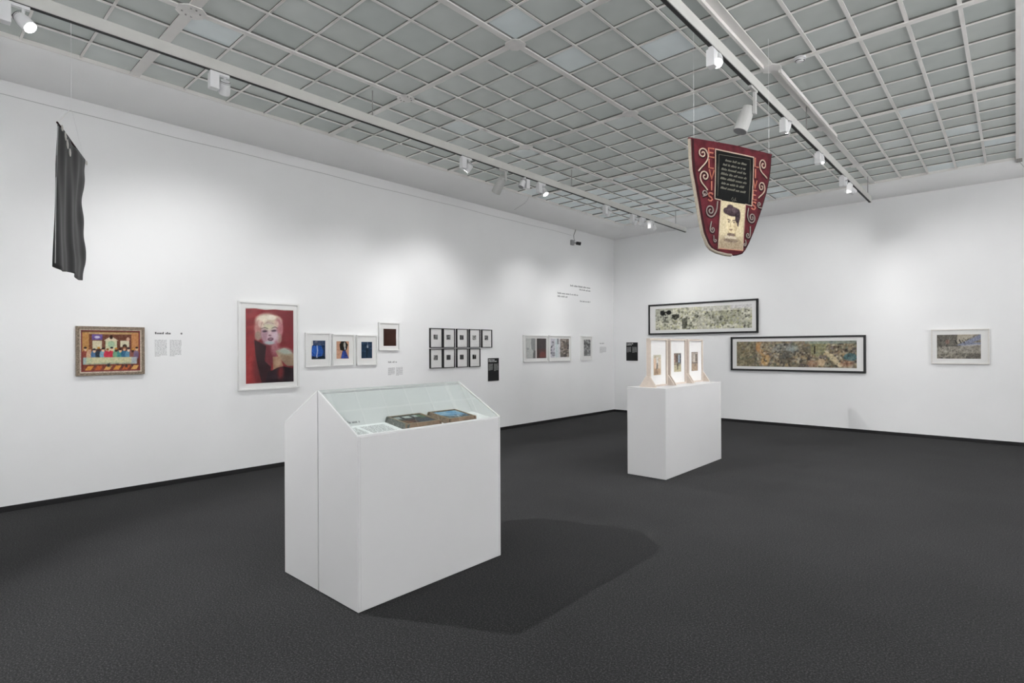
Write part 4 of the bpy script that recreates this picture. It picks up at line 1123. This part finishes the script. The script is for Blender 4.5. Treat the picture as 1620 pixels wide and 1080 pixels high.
def patch(nm, corners, m, off, n=8, thick=.003, parent=None):
    # a quilted-on panel following the cloth: corners TL,TR,BR,BL in (u,v)
    (a, b, c_, d) = [np.array(p) for p in corners]
    mb = MB(); vv = []
    for s_ in (off, off - thick):
        for j in range(n + 1):
            for i in range(n + 1):
                p = (a * (1 - i / n) + b * i / n) * (1 - j / n) + (d * (1 - i / n) + c_ * i / n) * j / n
                vv.append(tuple(E3(p[0], p[1], s_)))
    ff = []; k = n + 1; o2 = k * k
    for j in range(n):
        for i in range(n):
            q = j * k + i
            ff.append((q, q + k, q + k + 1, q + 1)); ff.append((o2 + q, o2 + q + 1, o2 + q + k + 1, o2 + q + k))
    for i in range(n):
        ff.append((i, i + 1, o2 + i + 1, o2 + i)); q = n * k + i; ff.append((q + 1, q, o2 + q, o2 + q + 1))
        q = i * k; ff.append((q + k, q, o2 + q, o2 + q + k)); q = i * k + n; ff.append((q, q + k, o2 + q + k, o2 + q))
    mb.add(vv, ff)
    return ob(nm, mb, m, parent or t)
PC = [(.240, .056), (.672, .064), (.664, .477), (.232, .463)]
pn = patch('text_panel', PC, MT['ink'], .004)
def PQ(x, y):   # panel coordinates 0..1
    a, b, c_, d = [np.array(p) for p in PC]
    p = (a * (1 - x) + b * x) * (1 - y) + (d * (1 - x) + c_ * x) * y
    return p[0], p[1]
rs = np.random.RandomState(77)
for k in range(7):
    m2 = MB(); wd = [.56, .62, .66, .68, .70, .60, .68][k]
    glyphs(m2, 0, 0, wd, .046, 0, rs, slant=.5)
    y0 = .20 + k * .095
    x0 = [.22, .16, .12, .11, .10, .13, .11][k] + .03
    mb = MB()
    mb.add([tuple(E3(*PQ(x0 + x, y0 - z * 1.0), .0052 if y < 0 else .0042)) for x, y, z in m2.v], m2.f)
    ob('script_line', mb, MT['script'], pn)
sg = [(.44, .95), (.47, .90), (.50, .94), (.46, .98), (.52, .97), (.55, .90), (.54, .96), (.58, .95)]
ob('signature', MB().tube([tuple(E3(*PQ(*p), .006)) for p in sg], .0022, 5), MT['script'], pn)
for a, b in (((.09, .09), (.91, .06)), ((.09, .09), (.08, .93)), ((.91, .06), (.92, .95))):
    ob('panel_line', MB().tube([tuple(E3(*PQ(a[0] + (b[0] - a[0]) * k / 8, a[1] + (b[1] - a[1]) * k / 8), .0045)) for k in range(9)], .0018, 5), MT['script'], pn)
for sx, xx in ((1, .0), (-1, 1.0)):
    mb = MB(); n = 12
    top = [tuple(E3(*PQ(xx + sx * (.05 + .045 * math.sin(PI * k / n)), .25 + .5 * k / n), .0050)) for k in range(n + 1)]
    bot = [tuple(E3(*PQ(xx + sx * .05, .25 + .5 * k / n), .0050)) for k in range(n + 1)]
    mb.add(top + bot, [(k, k + 1, n + 2 + k, n + 1 + k) for k in range(n)])
    ob('panel_motif', mb, MT['applique'] if 0 else mat('panel_grey', (.035, .034, .028), .7, .2), pn)
def beads(path, sp, r, nm, m):
    mb = MB()
    pts = [Vector(E3(u, v, .006)) for u, v in path]
    acc = 0.0
    for p, q in zip(pts[:-1], pts[1:]):
        L_ = (q - p).length; s_ = (sp - acc) if acc > 0 else 0
        while s_ < L_:
            mb.ball(tuple(p + (q - p) * (s_ / L_)), r, 6, 4); s_ += sp
        acc = L_ - (s_ - sp)
    return ob(nm, mb, m, t)
def edge(a, b, n=12): return [(a[0] + (b[0] - a[0]) * k / n, a[1] + (b[1] - a[1]) * k / n) for k in range(n + 1)]
beads(edge(PC[0], PC[3]), .0105, .0055, 'bead_trim', MT['bead'])
beads(edge(PC[1], PC[2]), .0105, .0055, 'bead_trim', MT['bead'])
ob('cord_trim', MB().tube([tuple(E3(u, v, .006)) for u, v in edge(PC[0], PC[1])], .0052, 6), MT['bead'], t)
ob('cord_trim', MB().tube([tuple(E3(u, v, .006)) for u, v in edge(PC[3], (.304, .467), 4)], .0045, 6), MT['bead'], t)
ob('cord_trim', MB().tube([tuple(E3(u, v, .006)) for u, v in edge((.589, .471), PC[2], 4)], .0045, 6), MT['bead'], t)
# portrait patch: a generic dark-haired head in sepia
c = Canvas(60, 84, H('cbbd9c'))
c.rect(0, .70, 1, 1, H('a3937a'), .5); c.ell(.5, .95, .52, .24, H('94846e'), .8)
c.poly([(.38, .58), (.66, .54), (.72, .80), (.34, .82)], H('ad9b7c'))
c.ell(.50, .44, .22, .20, H('d9caa6')); c.ell(.53, .56, .16, .10, H('d2c29c')); c.ell(.66, .46, .08, .14, H('b09c7c'), .7)
c.ell(.50, .20, .30, .10, H('3a2b30')); c.ell(.72, .28, .10, .15, H('33262b')); c.ell(.28, .20, .15, .07, H('43343a')); c.ell(.40, .12, .13, .06, H('4a3a40')); c.ell(.58, .17, .12, .05, H('5a4a50'), .7); c.poly([(.70, .30), (.80, .32), (.77, .50), (.72, .48)], H('3a2c30'))
c.line([(.33, .37), (.43, .385)], .016, H('4a3c38'), .85); c.line([(.53, .385), (.64, .37)], .016, H('4a3c38'), .85); c.ell(.385, .42, .045, .014, H('5a4a42'), .9); c.ell(.585, .42, .045, .014, H('5a4a42'), .9)
c.line([(.47, .40), (.44, .50), (.49, .515)], .010, H('a08c6c'), .8); c.ell(.48, .575, .075, .013, H('6a5044'), .9); c.ell(.48, .60, .05, .010, H('a88f70'), .8)
c.ell(.50, .68, .17, .035, H('5c4c48'), .75); c.ell(.48, .74, .26, .035, H('c3b6a2'), .9); c.ell(.50, .80, .28, .04, H('5f5048'), .6); c.grain(40, .16, 91)
QC = [(.304, .467), (.589, .471), (.569, .865), (.289, .866)]
ph = patch('portrait_patch', QC, MT['binding'], .003)
qa, qb, qc, qd = [np.array(p) for p in QC]
def QM(u, v_):
    p = (qa * (1 - u) + qb * u) * v_ + (qd * (1 - u) + qc * u) * (1 - v_)
    return tuple(E3(p[0], p[1], .0045))
link('portrait_print', print_mesh('portrait_print', c.final(), 0, 1, 0, 1, 0, map3=QM), ph)
beads(edge(QC[0], QC[3]), .0105, .0052, 'bead_trim', MT['bead'])
beads(edge(QC[1], QC[2]), .0105, .0052, 'bead_trim', MT['bead'])
ob('cord_trim', MB().tube([tuple(E3(u, v, .006)) for u, v in edge(QC[3], QC[2])], .004, 6), MT['letter'], t)
# sewn letters
def letter(ch, u0, v0, u1, v1):
    S = {'E': [[(1, 0), (0, 0), (0, 1), (1, 1)], [(0, .5), (.8, .5)]], 'L': [[(0, 0), (0, 1), (1, 1)]], 'V': [[(0, 0), (.5, 1), (1, 0)]], 'I': [[(.5, 0), (.5, 1)]],
         'S': [[(1, .15), (.75, .02), (.3, .02), (.05, .2), (.2, .42), (.75, .56), (.95, .78), (.7, .98), (.25, .98), (0, .85)]]}[ch]
    mb = MB()
    for st in S:
        mb.tube([tuple(E3(u0 + (u1 - u0) * a, v0 + (v1 - v0) * b, .005)) for a, b in st], .0066, 6)
    ob('letter', mb, MT['letter'], t)
for ch, bx in (('E', (.168, .056, .224, .128)), ('L', (.168, .147, .216, .219)), ('V', (.170, .233, .222, .306)), ('I', (.18, .325, .21, .400)), ('S', (.160, .421, .209, .487)),
               ('L', (.690, .066, .735, .140)), ('I', (.68, .160, .712, .238)), ('V', (.672, .256, .718, .325)), ('E', (.672, .342, .716, .420)), ('S', (.664, .440, .712, .504))):
    letter(ch, *bx)
# sewn spirals
def spiral(c_, edge_, tail, turns=1.5, hand=1, rw=.0056, m='cordg'):
    c_ = np.array(c_); e = np.array(edge_); R = np.linalg.norm(e - c_); a1 = math.atan2(e[1] - c_[1], e[0] - c_[0])
    n = 34; pts = []
    for k in range(n + 1):
        f = k / n; r = R * (.12 + .88 * f); a = a1 - hand * turns * 2 * PI * (1 - f)
        pts.append(c_ + r * np.array([math.cos(a), math.sin(a)]))
    if tail is not None:
        p0 = pts[-1]; d = (pts[-1] - pts[-2]); d = d / np.linalg.norm(d); p3 = np.array(tail); L_ = np.linalg.norm(p3 - p0)
        p1 = p0 + d * L_ * .45; p2 = p3 - (p3 - p0) * .25
        for k in range(1, 11):
            f = k / 10
            pts.append((1 - f) ** 3 * p0 + 3 * (1 - f) ** 2 * f * p1 + 3 * (1 - f) * f * f * p2 + f ** 3 * p3)
    sp_ = ob('spiral_cord', MB().tube([tuple(E3(p[0], p[1], .005)) for p in pts], rw, 6), MT[m], t)
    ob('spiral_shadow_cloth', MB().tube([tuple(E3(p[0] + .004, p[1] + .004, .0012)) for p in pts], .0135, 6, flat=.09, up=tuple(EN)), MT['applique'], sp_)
spiral((.107, .108), (.148, .088), (.062, .258), 1.4, 1, m='bead')
spiral((.125, .292), (.080, .290), (.154, .403), 1.3, -1, m='bead')
spiral((.122, .432), (.148, .424), (.105, .458), 1.0, 1, .0048)
spiral((.190, .563), (.240, .585), (.268, .480), 1.7, -1)
spiral((.221, .715), (.194, .705), (.205, .650), 1.3, 1, .005)
spiral((.255, .800), (.238, .795), (.236, .762), 1.0, 1, .0045)
spiral((.800, .108), (.752, .120), (.860, .215), 1.4, -1, m='bead')
spiral((.785, .300), (.828, .290), (.748, .398), 1.3, 1, m='bead')
spiral((.762, .452), (.742, .462), (.800, .480), 1.0, -1, .0048)
spiral((.672, .575), (.628, .590), (.625, .498), 1.7, 1)
spiral((.628, .728), (.655, .725), (.655, .650), 1.3, -1, .005)
spiral((.592, .808), (.608, .805), (.600, .770), 1.0, -1, .0045)
